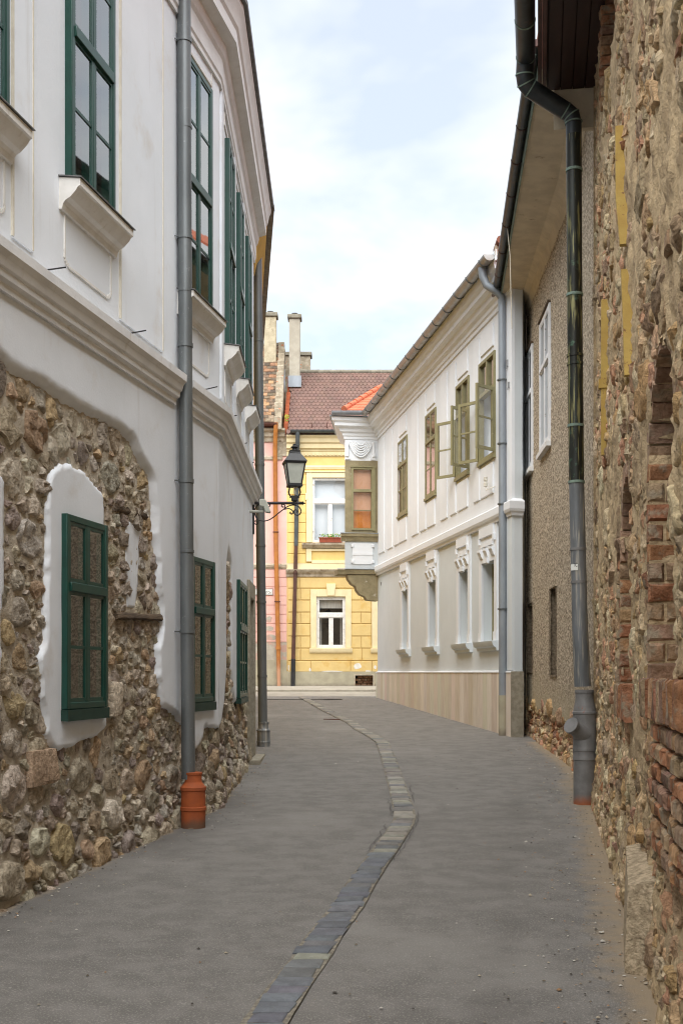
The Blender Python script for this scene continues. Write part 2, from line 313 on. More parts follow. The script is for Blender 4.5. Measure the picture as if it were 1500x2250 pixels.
class MB:
    def __init__(s):
        s.v = []; s.f = []; s.c = []      # c: optional tint per vertex
    def add(s, verts, faces, tint=None):
        b = len(s.v); s.v.extend(verts); s.f.extend([tuple(i + b for i in f) for f in faces])
        if tint is not None:
            while len(s.c) < b: s.c.append((1, 1, 1))
            s.c.extend([tint] * len(verts))
        return s
    def hexa(s, p, tint=None):            # 8 points: bottom 4 then top 4
        return s.add(p, [(0, 3, 2, 1), (4, 5, 6, 7), (0, 1, 5, 4), (1, 2, 6, 5), (2, 3, 7, 6), (3, 0, 4, 7)], tint)
    def box(s, F, u0, u1, o0, o1, h0, h1, tint=None):
        P = F.P
        return s.hexa([P(u0, o0, h0), P(u1, o0, h0), P(u1, o1, h0), P(u0, o1, h0), P(u0, o0, h1), P(u1, o0, h1), P(u1, o1, h1), P(u0, o1, h1)], tint)
    def chamfer(s, F, u0, u1, o0, o1, h0, h1, ch, tint=None):   # block with chamfered front face
        P = F.P
        q = [P(u0, o0, h0), P(u1, o0, h0), P(u1, o0, h1), P(u0, o0, h1),
             P(u0, o1 - ch, h0), P(u1, o1 - ch, h0), P(u1, o1 - ch, h1), P(u0, o1 - ch, h1),
             P(u0 + ch, o1, h0 + ch), P(u1 - ch, o1, h0 + ch), P(u1 - ch, o1, h1 - ch), P(u0 + ch, o1, h1 - ch)]
        f = [(0, 1, 5, 4), (1, 2, 6, 5), (2, 3, 7, 6), (3, 0, 4, 7), (4, 5, 9, 8), (5, 6, 10, 9), (6, 7, 11, 10), (7, 4, 8, 11), (8, 9, 10, 11), (3, 2, 1, 0)]
        return s.add(q, f, tint)
    def wbox(s, x0, x1, y0, y1, z0, z1, tint=None):
        return s.hexa([(x0, y0, z0), (x1, y0, z0), (x1, y1, z0), (x0, y1, z0), (x0, y0, z1), (x1, y0, z1), (x1, y1, z1), (x0, y1, z1)], tint)
    def prism(s, F, poly, o0, o1, tint=None):       # (u,h) polygon extruded through o
        n = len(poly)
        v = [F.P(u, o0, h) for u, h in poly] + [F.P(u, o1, h) for u, h in poly]
        f = [tuple(range(n))[::-1], tuple(range(n, 2 * n))] + [(i, (i + 1) % n, n + (i + 1) % n, n + i) for i in range(n)]
        return s.add(v, f, tint)
    def profile(s, F, u0, u1, prof, tint=None):     # (o,h) profile run from u0 to u1 with end caps
        n = len(prof)
        v = [F.P(u0, o, h) for o, h in prof] + [F.P(u1, o, h) for o, h in prof]
        f = [(i, (i + 1) % n, n + (i + 1) % n, n + i) for i in range(n)] + [tuple(range(n))[::-1], tuple(range(n, 2 * n))]
        return s.add(v, f, tint)
    def sweep(s, path, side, prof, closed_ends=True, tint=None):   # (o,h) profile along plan polyline with mitres
        n = len(prof); m = len(path); pts = [Vector(p) for p in path]; rows = []
        for k in range(m):
            ns = []
            for a, b in ((k - 1, k), (k, k + 1)):
                if 0 <= a and b < m:
                    d = (pts[b] - pts[a]).normalized(); ns.append(Vector((d.y, -d.x)) * side)
            q = ns[0] if len(ns) == 1 else (ns[0] + ns[1]) / (1 + ns[0].dot(ns[1]))
            rows.append([(pts[k].x + q.x * o, pts[k].y + q.y * o, h + E) for o, h in prof])
        v = [p for r in rows for p in r]
        f = [(k * n + i, k * n + (i + 1) % n, (k + 1) * n + (i + 1) % n, (k + 1) * n + i) for k in range(m - 1) for i in range(n)]
        if closed_ends: f += [tuple(range(n))[::-1], tuple(range((m - 1) * n, m * n))]
        return s.add(v, f, tint)
    def tube(s, path, r, seg=14, caps=True, tint=None, arc=None):
        pts = [Vector(p) for p in path]; m = len(pts)
        rs = r if isinstance(r, (list, tuple)) else [r] * m
        up = None; v = []
        for k in range(m):
            if k == 0: t = pts[1] - pts[0]
            elif k == m - 1: t = pts[-1] - pts[-2]
            else: t = (pts[k] - pts[k - 1]).normalized() + (pts[k + 1] - pts[k]).normalized()
            t.normalize()
            if up is None:
                up = Vector((0, 0, 1)) if abs(t.z) < .9 else Vector((0, 1, 0))
            a = (up - t * up.dot(t)).normalized(); b = t.cross(a); up = a
            for i in range(seg):
                g = 2 * pi * i / seg
                v.append(tuple(pts[k] + (a * cos(g) + b * sin(g)) * rs[k]))
        f = [(k * seg + i, k * seg + (i + 1) % seg, (k + 1) * seg + (i + 1) % seg, (k + 1) * seg + i) for k in range(m - 1) for i in range(seg)]
        if caps: f += [tuple(range(seg))[::-1], tuple(range((m - 1) * seg, m * seg))]
        return s.add(v, f, tint)
    def lathe(s, c, prof, seg=20, axis=None, tint=None):          # (r,z) profile about a vertical axis at c
        v = [(c[0] + r * cos(2 * pi * i / seg), c[1] + r * sin(2 * pi * i / seg), c[2] + z) for r, z in prof for i in range(seg)]
        n = len(prof)
        f = [(k * seg + i, k * seg + (i + 1) % seg, (k + 1) * seg + (i + 1) % seg, (k + 1) * seg + i) for k in range(n - 1) for i in range(seg)]
        f += [tuple(range(seg))[::-1], tuple(range((n - 1) * seg, n * seg))]
        return s.add(v, f, tint)
    def gutter(s, path, r, th=.006, seg=12, caps=(True, True)):   # open half-round channel along a polyline
        pts = [Vector(p) for p in path]; m = len(pts); v = []; k2 = 2 * (seg + 1)
        for k in range(m):
            t = (pts[min(k + 1, m - 1)] - pts[max(k - 1, 0)]).normalized()
            side = t.cross(Vector((0, 0, 1))).normalized(); dn = Vector((0, 0, -1))
            ring = [pts[k] + (side * cos(pi * i / seg) + dn * sin(pi * i / seg)) * r for i in range(seg + 1)]
            ring += [pts[k] + (side * cos(pi * i / seg) + dn * sin(pi * i / seg)) * (r - th) for i in range(seg, -1, -1)]
            v += [tuple(p) for p in ring]
        f = [(k * k2 + i, k * k2 + (i + 1) % k2, (k + 1) * k2 + (i + 1) % k2, (k + 1) * k2 + i) for k in range(m - 1) for i in range(k2)]
        f += [tuple(range(seg + 1)), tuple((m - 1) * k2 + i for i in range(seg, -1, -1))]
        return s.add(v, f)
    def build(s, name, material, parent=None, label=None, smooth=True, angle=38, kind=None, bevel=0):
        me = bpy.data.meshes.new(name)
        xs = [p[0] for p in s.v]; ys = [p[1] for p in s.v]; zs = [p[2] for p in s.v]
        c = Vector(((min(xs) + max(xs)) / 2, (min(ys) + max(ys)) / 2, min(zs)))
        me.from_pydata([(p[0] - c.x, p[1] - c.y, p[2] - c.z) for p in s.v], [], s.f)
        me.materials.append(MATS[material])
        if s.c:
            while len(s.c) < len(s.v): s.c.append((1, 1, 1))
            ca = me.color_attributes.new('tint', 'FLOAT_COLOR', 'POINT')
            ca.data.foreach_set('color', [x for t in s.c for x in (*t, 1.0)])
        if smooth:
            me.polygons.foreach_set('use_smooth', [True] * len(me.polygons))
            if name in ('cornice', 'string_course', 'window_sill', 'molding', 'lintel_blocks', 'slab'): angle = 18
            me.set_sharp_from_angle(angle=radians(angle))
        me.update()
        ob = bpy.data.objects.new(name, me); COL.objects.link(ob)
        place(ob, c, parent)
        if label: ob['label'] = label
        if kind: ob['kind'] = kind
        if bevel:
            bm = ob.modifiers.new('bevel', 'BEVEL'); bm.width = bevel; bm.segments = 2; bm.limit_method = 'ANGLE'; bm.angle_limit = radians(40)
        return ob

def place(ob, c, parent):
    ORIGIN[ob] = Vector(c)
    if parent is None: ob.location = c
    else:
        ob.parent = parent; ob.location = Vector(c) - ORIGIN[parent]

def thing(name, label, cat, loc, group=None):
    o = bpy.data.objects.new(name, None); COL.objects.link(o); o.empty_display_size = .3
    place(o, Vector(loc), None); o['label'] = label; o['category'] = cat
    if group: o['group'] = group
    return o
def tag(o, label, cat, group=None):
    o['label'] = label; o['category'] = cat
    if group: o['group'] = group
    return o

def nz(x, y, z=0.0): return noise.noise(Vector((x, y, z)))
def fbm(x, y, z=0.0, o=4):
    s = 0; a = 1; t = 0
    for i in range(o):
        s += a * nz(x, y, z + i * 7.3); t += a; a *= .5; x *= 2.03; y *= 2.03
    return s / t
def smooth(t):
    t = min(1, max(0, t)); return t * t * (3 - 2 * t)

def wall_holes(F, u0, u1, h0, h1, holes, depth, o=0.0, reveal=True):
    """flat wall with rectangular openings and their reveals"""
    us = sorted({u0, u1, *[x for a in holes for x in a[:2] if u0 < x < u1]}); hs = sorted({h0, h1, *[x for a in holes for x in a[2:4] if h0 < x < h1]})
    m = MB()
    for a, b in zip(us, us[1:]):
        for c, d in zip(hs, hs[1:]):
            if any(q[0] < (a + b) / 2 < q[1] and q[2] < (c + d) / 2 < q[3] for q in holes): continue
            m.add([F.P(a, o, c), F.P(b, o, c), F.P(b, o, d), F.P(a, o, d)], [(0, 1, 2, 3)])
    if reveal:
        for q in holes:
            a, b, c, d = q[:4]
            for p in (((a, c), (a, d)), ((a, d), (b, d)), ((b, d), (b, c)), ((b, c), (a, c))):
                m.add([F.P(p[0][0], o, p[0][1]), F.P(p[1][0], o, p[1][1]), F.P(p[1][0], o - depth, p[1][1]), F.P(p[0][0], o - depth, p[0][1])], [(0, 1, 2, 3)])
    return m

def field(F, u0, u1, h0, h1, step, fn, keep=None):
    """relief surface: fn(u,h) -> offset out of the facade"""
    nu = max(1, int(round((u1 - u0) / step))); nh = max(1, int(round((h1 - h0) / step)))
    m = MB(); idx = {}
    def vi(i, j):
        k = (i, j)
        if k not in idx:
            u = u0 + (u1 - u0) * i / nu; h = h0 + (h1 - h0) * j / nh
            idx[k] = len(m.v); m.v.append(F.P(u, fn(u, h), h))
        return idx[k]
    for i in range(nu):
        for j in range(nh):
            uc = u0 + (u1 - u0) * (i + .5) / nu; hc = h0 + (h1 - h0) * (j + .5) / nh
            if keep and not keep(uc, hc): continue
            m.f.append((vi(i, j), vi(i + 1, j), vi(i + 1, j + 1), vi(i, j + 1)))
    return m

def poly_sd(p, poly):               # >0 inside
    x, y = p; best = 1e9; inside = False; n = len(poly)
    for i in range(n):
        ax, ay = poly[i]; bx, by = poly[(i + 1) % n]
        dx, dy = bx - ax, by - ay; q = dx * dx + dy * dy
        t = ((x - ax) * dx + (y - ay) * dy) / q if q > 1e-12 else 0
        t = min(1, max(0, t)); d = (x - ax - t * dx) ** 2 + (y - ay - t * dy) ** 2
        if d < best: best = d
        if (ay > y) != (by > y) and x < (bx - ax) * (y - ay) / (by - ay) + ax: inside = not inside
    return sqrt(best) if inside else -sqrt(best)

AN = 1.25                            # stones lie flat: longer along the wall than high
def pack(u0, u1, h0, h1, radii, accept0, rng, tries):
    """dart-thrown stones, big ones first -> [(u,h,r)]"""
    u0 /= AN; u1 /= AN; accept = lambda u, h, r: accept0(u * AN, h, r)
    pts = []; cell = .2; grid = {}
    for r, n in zip(radii, tries):
        for _ in range(n):
            u = rng.uniform(u0, u1); h = rng.uniform(h0, h1)
            if not accept(u, h, r): continue
            gi, gj = int(u / cell), int(h / cell); ok = True
            for a in range(gi - 2, gi + 3):
                for b in range(gj - 2, gj + 3):
                    for (x, y, q) in grid.get((a, b), ()):
                        if (x - u) ** 2 + (y - h) ** 2 < (.88 * (q + r)) ** 2: ok = False; break
                    if not ok: break
                if not ok: break
            if ok:
                grid.setdefault((gi, gj), []).append((u, h, r)); pts.append((u, h, r))
    return pts, grid, cell

def cells(pts, grid, cell):
    """power-diagram cell of each stone"""
    out = []
    for (u, h, r) in pts:
        R = r * 2.5
        poly = [(u + R * cos(2 * pi * k / 12), h + R * sin(2 * pi * k / 12)) for k in range(12)]
        gi, gj = int(u / cell), int(h / cell)
        for a in range(gi - 2, gi + 3):
            for b in range(gj - 2, gj + 3):
                for (x, y, q) in grid.get((a, b), ()):
                    if x == u and y == h: continue
                    dx, dy = x - u, y - h; D = dx * dx + dy * dy
                    if D > (R + q * 2.5) ** 2: continue
                    c = (D + r * r - q * q) / 2           # dot(p-p0, d) <= c
                    new = []
                    for i in range(len(poly)):
                        A, B = poly[i], poly[(i + 1) % len(poly)]
                        fa = (A[0] - u) * dx + (A[1] - h) * dy - c; fb = (B[0] - u) * dx + (B[1] - h) * dy - c
                        if fa <= 0: new.append(A)
                        if fa * fb < 0:
                            t = fa / (fa - fb); new.append((A[0] + t * (B[0] - A[0]), A[1] + t * (B[1] - A[1])))
                    poly = new
                    if len(poly) < 3: break
                if len(poly) < 3: break
            if len(poly) < 3: break
        if len(poly) >= 3: out.append(((u * AN, h, r), [(a * AN, b) for a, b in poly]))
    return out

def stone_shape(F, cellpoly, base, prot, rng, nseg=13, gap=.012, rough=.012, blocky=.0):
    """one rough stone from a cell outline: rings rising out of the mortar"""
    cu = sum(p[0] for p in cellpoly) / len(cellpoly); ch = sum(p[1] for p in cellpoly) / len(cellpoly)
    # resample outline at even angles
    n = len(cellpoly); per = [0]
    for i in range(n):
        a, b = cellpoly[i], cellpoly[(i + 1) % n]; per.append(per[-1] + sqrt((a[0] - b[0]) ** 2 + (a[1] - b[1]) ** 2))
    T = per[-1]; ring = []
    ts = sorted([x + .06 * T / n * rng.random() for x in per[:-1]], key=lambda x: x)      # corners first, then fill the longest gaps
    while len(ts) < nseg:
        gaps = [((ts[(i + 1) % len(ts)] - ts[i]) % T or T, i) for i in range(len(ts))]; g_, i = max(gaps); ts.append((ts[i] + g_ / 2) % T); ts.sort()
    while len(ts) > nseg:
        gaps = [((ts[(i + 1) % len(ts)] - ts[i]) % T, i) for i in range(len(ts))]; g_, i = min(gaps); ts.pop(i)
    for t in ts:
        t = t % T; i = 0
        while per[i + 1] < t: i += 1
        a, b = cellpoly[i], cellpoly[(i + 1) % n]; w = (t - per[i]) / max(1e-9, per[i + 1] - per[i])
        ring.append((a[0] + w * (b[0] - a[0]), a[1] + w * (b[1] - a[1])))
    mean = sum(sqrt((p[0] - cu) ** 2 + (p[1] - ch) ** 2) for p in ring) / nseg
    sh = max(.55, 1 - gap / mean) * rng.uniform(.93, 1.02)
    pol = []
    for p in ring:
        j = 1 + rng.uniform(-.15, .08)
        pol.append((cu + (p[0] - cu) * sh * j, ch + (p[1] - ch) * sh * j))
    tu, th = rng.uniform(-.4, .4) * prot / mean, rng.uniform(-.45, .3) * prot / mean
    sx, sy, sz = rng.uniform(0, 99), rng.uniform(0, 99), rng.uniform(0, 99)
    v = []; f = []
    levels = ((1.04, -.6), (1.0, .28), (.92, .80), (.80, .98), (.45, 1.03))
    for s_, o_ in levels:
        for (pu, ph) in pol:
            uu = cu + (pu - cu) * s_; hh = ch + (ph - ch) * s_
            q = base + prot * o_
            if o_ > 0:
                q += (tu * (uu - cu) + th * (hh - ch)) * min(1, o_ * 1.2) + rough * nz(uu * 15 + sx, hh * 15 + sy, sz) * 1.8 + rough * 1.1 * nz(uu * 37 + sx, hh * 37 + sy, sz)
            v.append(F.P(uu, q, hh))
    v.append(F.P(cu, base + prot * 1.02 + rough * nz(cu * 17 + sx, ch * 17 + sy, sz), ch))
    L = len(levels)
    for l in range(L - 1):
        for i in range(nseg):
            j = (i + 1) % nseg
            f.append((l * nseg + i, l * nseg + j, (l + 1) * nseg + j, (l + 1) * nseg + i))
    for i in range(nseg): f.append(((L - 1) * nseg + i, (L - 1) * nseg + (i + 1) % nseg, L * nseg))
    return v, f, (cu, ch, mean)

def brick_shape(F, u0, u1, h0, h1, o0, o1, rng, tilt=.004):
    """a worn brick: chamfered block with a slightly uneven face"""
    c = min(.012, (u1 - u0) * .2, (h1 - h0) * .2); t = lambda: rng.uniform(-tilt, tilt)
    P = F.P
    v = [P(u0 + t(), o0, h0 + t()), P(u1 + t(), o0, h0 + t()), P(u1 + t(), o0, h1 + t()), P(u0 + t(), o0, h1 + t())]
    b = [(u0, h0), (u1, h0), (u1, h1), (u0, h1)]
    v += [P(u + t(), o1 - c, h + t()) for u, h in b]
    i = [(u0 + c, h0 + c), ((u0 + u1) / 2, h0 + c), (u1 - c, h0 + c), (u1 - c, h1 - c), ((u0 + u1) / 2, h1 - c), (u0 + c, h1 - c)]
    v += [P(u + t(), o1 + 2 * t(), h + t()) for u, h in i]
    f = [(0, 1, 5, 4), (1, 2, 6, 5), (2, 3, 7, 6), (3, 0, 4, 7), (4, 5, 10, 9, 8), (5, 6, 11, 10), (6, 7, 13, 12, 11), (7, 4, 8, 13), (8, 9, 12, 13), (9, 10, 11, 12)]
    return v, f

STONES = [(.50, .44, .35), (.45, .39, .30), (.39, .32, .24), (.38, .33, .29), (.34, .28, .25), (.57, .51, .42), (.46, .42, .36), (.47, .41, .32), (.44, .39, .31),
          (.48, .37, .23), (.43, .39, .33), (.58, .53, .44), (.29, .245, .205), (.43, .32, .22), (.48, .45, .41), (.41, .36, .29), (.52, .46, .37)]
BRICKS = [(.42, .19, .10), (.36, .18, .11), (.44, .27, .14), (.42, .30, .18), (.33, .20, .14), (.45, .22, .11), (.40, .27, .17)]
def vary(c, rng, a=.14):
    k = rng.uniform(1 - a, 1 + a); return tuple(min(1, max(0, x * k * rng.uniform(.96, 1.04))) for x in c)

def put_stones(parent, items, material, name='stone', cap=300, group_name='small_stones'):
    """items: (screen_size, v, f, tint). The largest in view become parts of their own, the rest one joined part."""
    items.sort(key=lambda t: -t[0]); rest = MB()
    for k, (_, v, f, t) in enumerate(items):
        if k < cap: MB().add(v, f, t).build(name, material, parent, angle=50)
        else: rest.add(v, f, t)
    if rest.v: rest.build(group_name, material, parent, kind='stuff', angle=50)

def window(parent, F, u0, u1, h0, h1, rows, cols, o=0.0, fw=.045, mull=.036, bar=.022, paint='green_paint', thick=.05, back='room_dark',
           depth=.16, transom=None, tw=.07, pane='glass', label=None, name='window', inset=.02):
    """casement window: frame, centre mullion, transom and glazing bars; each pane a sub-part; the room behind it"""
    m = MB(); f0, f1 = o - .03, o + thick
    m.box(F, u0, u0 + fw, f0, f1, h0, h1); m.box(F, u1 - fw, u1, f0, f1, h0, h1)
    m.box(F, u0 + fw, u1 - fw, f0, f1 - .002, h0, h0 + fw); m.box(F, u0 + fw, u1 - fw, f0, f1 - .002, h1 - fw, h1)
    # bands: list of (h start, h end, [rows])
    bands = []
    if transom:
        bands = [(h0 + fw, transom - tw / 2, rows[0]), (transom + tw / 2, h1 - fw, rows[1])]
        m.box(F, u0 + fw, u1 - fw, f0, f1 + .012, transom - tw / 2, transom + tw / 2)
    else: bands = [(h0 + fw, h1 - fw, rows[0])]
    panes = []; bars = []; ncol = cols if isinstance(cols, tuple) else (cols, cols)
    for (a, b, r), cols in zip(bands, ncol):
        cu = [u0 + fw + (u1 - u0 - 2 * fw) * k / cols for k in range(cols + 1)]
        for k in range(1, cols): m.box(F, cu[k] - mull / 2, cu[k] + mull / 2, f0, f1 - .004, a, b)
        for k in range(cols):
            x0 = cu[k] + (mull / 2 if k else 0); x1 = cu[k + 1] - (mull / 2 if k < cols - 1 else 0)
            st = .021                                  # casement stile
            sb = MB()
            sb.box(F, x0, x0 + st, f0, f1 - .006, a, b); sb.box(F, x1 - st, x1, f0, f1 - .006, a, b)
            sb.box(F, x0 + st, x1 - st, f0, f1 - .008, a, a + st * 1.3); sb.box(F, x0 + st, x1 - st, f0, f1 - .008, b - st, b)
            for j in range(1, r):
                y = a + (b - a) * j / r; sb.box(F, x0 + st, x1 - st, f0 + .004, f1 - .01, y - bar / 2, y + bar / 2)
            bars.append(sb)
            for j in range(r):
                y0 = a + (b - a) * j / r; y1 = a + (b - a) * (j + 1) / r
                panes.append((x0 + st * .6, x1 - st * .6, y0, y1))
    w = m.build(name, paint, parent, label, bevel=.005 if (u1 - u0) > .3 else 0)
    for sb in bars: sb.build('casement', paint, w)
    for (a, b, c, d) in panes:
        MB().add([F.P(a, o + thick - .016, c), F.P(b, o + thick - .016, c), F.P(b, o + thick - .016, d), F.P(a, o + thick - .016, d)], [(0, 1, 2, 3)]).build('pane', pane, w, smooth=False)
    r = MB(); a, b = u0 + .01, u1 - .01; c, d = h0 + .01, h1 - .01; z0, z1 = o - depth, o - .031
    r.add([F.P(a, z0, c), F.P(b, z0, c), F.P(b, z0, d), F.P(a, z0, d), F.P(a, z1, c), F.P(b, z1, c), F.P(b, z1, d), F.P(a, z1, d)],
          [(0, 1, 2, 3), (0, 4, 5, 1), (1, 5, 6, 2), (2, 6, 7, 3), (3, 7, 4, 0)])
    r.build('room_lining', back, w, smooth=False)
    return w

def downpipe(parent, path, r, material, rings=(), ring_r=1.12, ring_h=.03, ring_mat=None, label=None, seg=18):
    p = MB().tube(path, r, seg).build('downpipe', material, parent, label)
    for z in rings:
        # position on the path at height z
        for a, b in zip(path, path[1:]):
            lo, hi = min(a[2], b[2]), max(a[2], b[2])
            if lo <= z <= hi and hi - lo > .05:
                t = (z - a[2]) / (b[2] - a[2]); c = (a[0] + t * (b[0] - a[0]), a[1] + t * (b[1] - a[1]), z)
                rr = r if not isinstance(r, (list, tuple)) else r[0]
                MB().lathe(c, [(rr * .9, -ring_h / 2), (rr * ring_r, -ring_h / 2), (rr * ring_r, ring_h / 2), (rr * .9, ring_h / 2)], seg).build('pipe_clamp', ring_mat or material, p)
                break
    return p

def text_mesh(body, size, name, material, parent, loc, rot, font_scale=(1, 1)):
    cu = bpy.data.curves.new('txt', 'FONT'); cu.body = body; cu.size = size; cu.extrude = .0015; cu.align_x = 'RIGHT'
    t = bpy.data.objects.new('txt', cu); COL.objects.link(t)
    bpy.context.view_layer.update()
    me = bpy.data.meshes.new_from_object(t.evaluated_get(bpy.context.evaluated_depsgraph_get()))
    bpy.data.objects.remove(t); bpy.data.curves.remove(cu)
    me.name = name; me.materials.clear(); me.materials.append(MATS[material])
    me.transform(Matrix.Diagonal((font_scale[0], font_scale[1], 1, 1)))
    ob = bpy.data.objects.new(name, me); COL.objects.link(ob); place(ob, loc, parent); ob.rotation_euler = rot
    return ob

# ------------------------------------------------------------------ plan of the lane
def XL(Y):
    if Y < 10.9: return -3.33 + .2019 * Y
    if Y < 15.7: return -1.129 - .0065 * (Y - 10.9)
    return -1.25 - .0877 * (Y - 16.4)
def XR(Y):
    if Y < 11.24: return .555 + .166 * Y
    if Y < 14.2: return 2.42 + .1182 * (Y - 11.24)
    if Y < 18.3: return 2.77 + .0385 * (Y - 14.2)
    return 2.66 - .1538 * (Y - 18.3)
L1 = Face((-3.33, 0), (XL(10.8999), 10.9), 1)
L2 = Face((XL(10.8999), 10.9), (-1.16, 15.65), 1)
R1 = Face((XR(0), 0), (XR(11.24), 11.24), -1)
R2 = Face((2.42, 11.24), (2.77, 14.2), -1)
R3 = Face((2.77, 14.2), (2.99, 19.5), -1)
W1 = Face((2.66, 18.3), (XR(29.7), 29.7), -1)
Y1 = Face((-1.615, 35.0), (9, 35.0), 1)
P1 = Face((-9, 35.0), (-1.615, 35.0), 1)

# ------------------------------------------------------------------ ground, lane, cross street
def struct(o): o['kind'] = 'structure'; return o
g = MB()
ys = [-400, -60, -12, 0, 10, 20, 30, 36, 60, 150, 600, 1500]; xs = [-1200, -200, -40, -12, -6, 0, 6, 12, 40, 200, 1200]
for y in ys:
    for x in xs: g.v.append((x, y, ground_z(y) - .03))
for j in range(len(ys) - 1):
    for i in range(len(xs) - 1):
        k = j * len(xs) + i; g.f.append((k, k + 1, k + 1 + len(xs), k + len(xs)))
struct(g.build('ground', 'soil'))

lane = MB(); sand = []; damp_shade = []
NC, y = 46, -26.0; rows = []
while y < 30.25: rows.append(y); y += .09 if y > 3.5 else .4
rows.append(30.2)
for y in rows:
    a, b = XL(y) - .5, XR(y) + .5
    for i in range(NC + 1):
        x = a + (b - a) * i / NC
        lane.v.append((x, y, ground_z(y) + .006 * nz(x * 1.3, y * 1.3, 5)))
        dr, dl = XR(y) - x, x - XL(y)
        w = .42 + .14 * nz(y * 1.1, 3) if y < 13 else .30
        s = max(0, 1 - dr / w) * (1.0 if y < 17.5 else .25)
        s = max(s, .55 * max(0, 1 - dl / .14), .12 if (dr < .9 and y < 11.5) else 0)
        sand.append(min(1, s)); damp_shade.append(max(0, (1 - dl / .8) * (.7 if y < 12 else .25), (1 - abs(dr - .75) / .6) * (.42 if y < 12 else 0)))  # margins painted darker on the near stretch, standing in for its shade
for j in range(len(rows) - 1):
    for i in range(NC):
        k = j * (NC + 1) + i; lane.f.append((k, k + 1, k + NC + 2, k + NC + 1))
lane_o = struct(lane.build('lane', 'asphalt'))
for nm, dat in (('sand', sand), ('damp_shade', damp_shade)):
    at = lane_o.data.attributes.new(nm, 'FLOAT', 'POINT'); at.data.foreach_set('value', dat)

# row of setts down the middle (left and right edges read along the lane)
_ch = [(1470, 60, 215), (1420, 95, 245), (1300, 170, 330), (1190, 260, 405), (1080, 335, 470), (960, 440, 550), (870, 490, 605), (790, 550, 655), (740, 590, 690),
       (690, 620, 730), (640, 662, 758), (600, 690, 768), (550, 684, 762), (500, 668, 748), (440, 650, 728), (380, 640, 704), (320, 625, 675), (285, 615, 660),
       (258, 572, 622), (230, 520, 565), (205, 493, 533), (150, 380, 420), (110, 312, 346), (98, 292, 318)]
edge = []
for v, a, b in _ch:
    A, B = gp(500 + a / 1.875, 1480 + v / 1.875), gp(500 + b / 1.875, 1480 + v / 1.875); edge.append((A.y, A.x, B.x))
edge.insert(0, (3.2, edge[0][1] - .62, edge[0][2] - .62))
def ch_edge(y):
    for (a, l0, r0), (b, l1, r1) in zip(edge, edge[1:]):
        if y <= b:
            t = (y - a) / (b - a); c = (l0 + r0) / 2 + t * ((l1 + r1) / 2 - (l0 + r0) / 2); return c - .083, c + .083
    return edge[-1][1], edge[-1][2]
bed = MB(); y = 3.3; k = 0
while y < edge[-1][0]:
    l, r = ch_edge(y); bed.v += [(l - .012 - .014 * abs(nz(y * 4, 1)), y, ground_z(y) + .0085), (r + .012 + .014 * abs(nz(y * 4, 9)), y, ground_z(y) + .0085)]
    if k: bed.f.append((2 * k - 2, 2 * k - 1, 2 * k + 1, 2 * k))
    k += 1; y += .08
bed.build('sett_bed', 'sett_joint', lane_o)
rng = random.Random(5); y = 3.32
while y < edge[-1][0] - .1:
    ln = rng.uniform(.105, .155); l, r = ch_edge(y + ln / 2); l += rng.uniform(-.016, .012); r += rng.uniform(-.012, .016)
    near = y < 8.5
    q = rng.random()
    c = vary((.165, .172, .19) if (near and q < .72) else (.30, .285, .24) if q < .42 or q > .93 else (.22, .208, .188) if q < .7 else (.17, .172, .172), rng, .16)
    z = ground_z(y) ; up = .019 + rng.uniform(-.004, .004); tz = rng.uniform(-.003, .003); ch = .012
    l2, r2 = ch_edge(y + ln); l1, r1 = ch_edge(y); sk = ((l2 + r2) - (l1 + r1)) / 2 * .5
    y0, y1 = y + .008, y + ln - .008; j = lambda: rng.uniform(-.007, .007)
    A = [(l - sk + j(), y0 + j()), (r - sk + j(), y0 + j()), (r + sk + j(), y1 + j()), (l + sk + j(), y1 + j())]
    cx, cy = (l + r) / 2, (y0 + y1) / 2
    v = [(p[0], p[1], z - .03) for p in A] + [(p[0], p[1], z + up - .007 + SLOPE * (p[1] - y)) for p in A]
    v += [(cx + (p[0] - cx) * (1 - ch / .09), cy + (p[1] - cy) * .80, z + up + tz * (1 if i % 2 else -1) + SLOPE * (p[1] - y)) for i, p in enumerate(A)]
    f = [(0, 1, 5, 4), (1, 2, 6, 5), (2, 3, 7, 6), (3, 0, 4, 7), (4, 5, 9, 8), (5, 6, 10, 9), (6, 7, 11, 10), (7, 4, 8, 11), (8, 9, 10, 11)]
    MB().add(v, f, c).build('sett', 'sett_stone', lane_o)
    y += ln
# ragged cracks where the asphalt has broken away beside the setts
rng = random.Random(31)
for s_, y0, y1 in ((1, 8.3, 10.6), (-1, 8.6, 9.9), (-1, 10.3, 11.4), (1, 11.2, 12.4)):
    m = MB(); y = y0; k = 0
    while y < y1:
        l, r = ch_edge(y); x = (r if s_ > 0 else l) + s_ * (.03 + .05 * abs(nz(y * 3.1, s_ * 5)) + rng.uniform(-.006, .012)); w = .002 + .005 * abs(nz(y * 7, 2)); z = ground_z(y) + .0105
        m.v += [(x - w, y, z), (x + w, y, z)]
        if k: m.f.append((2 * k - 2, 2 * k - 1, 2 * k + 1, 2 * k))
        k += 1; y += rng.uniform(.02, .05)
    m.build('crack', 'tar', lane_o)
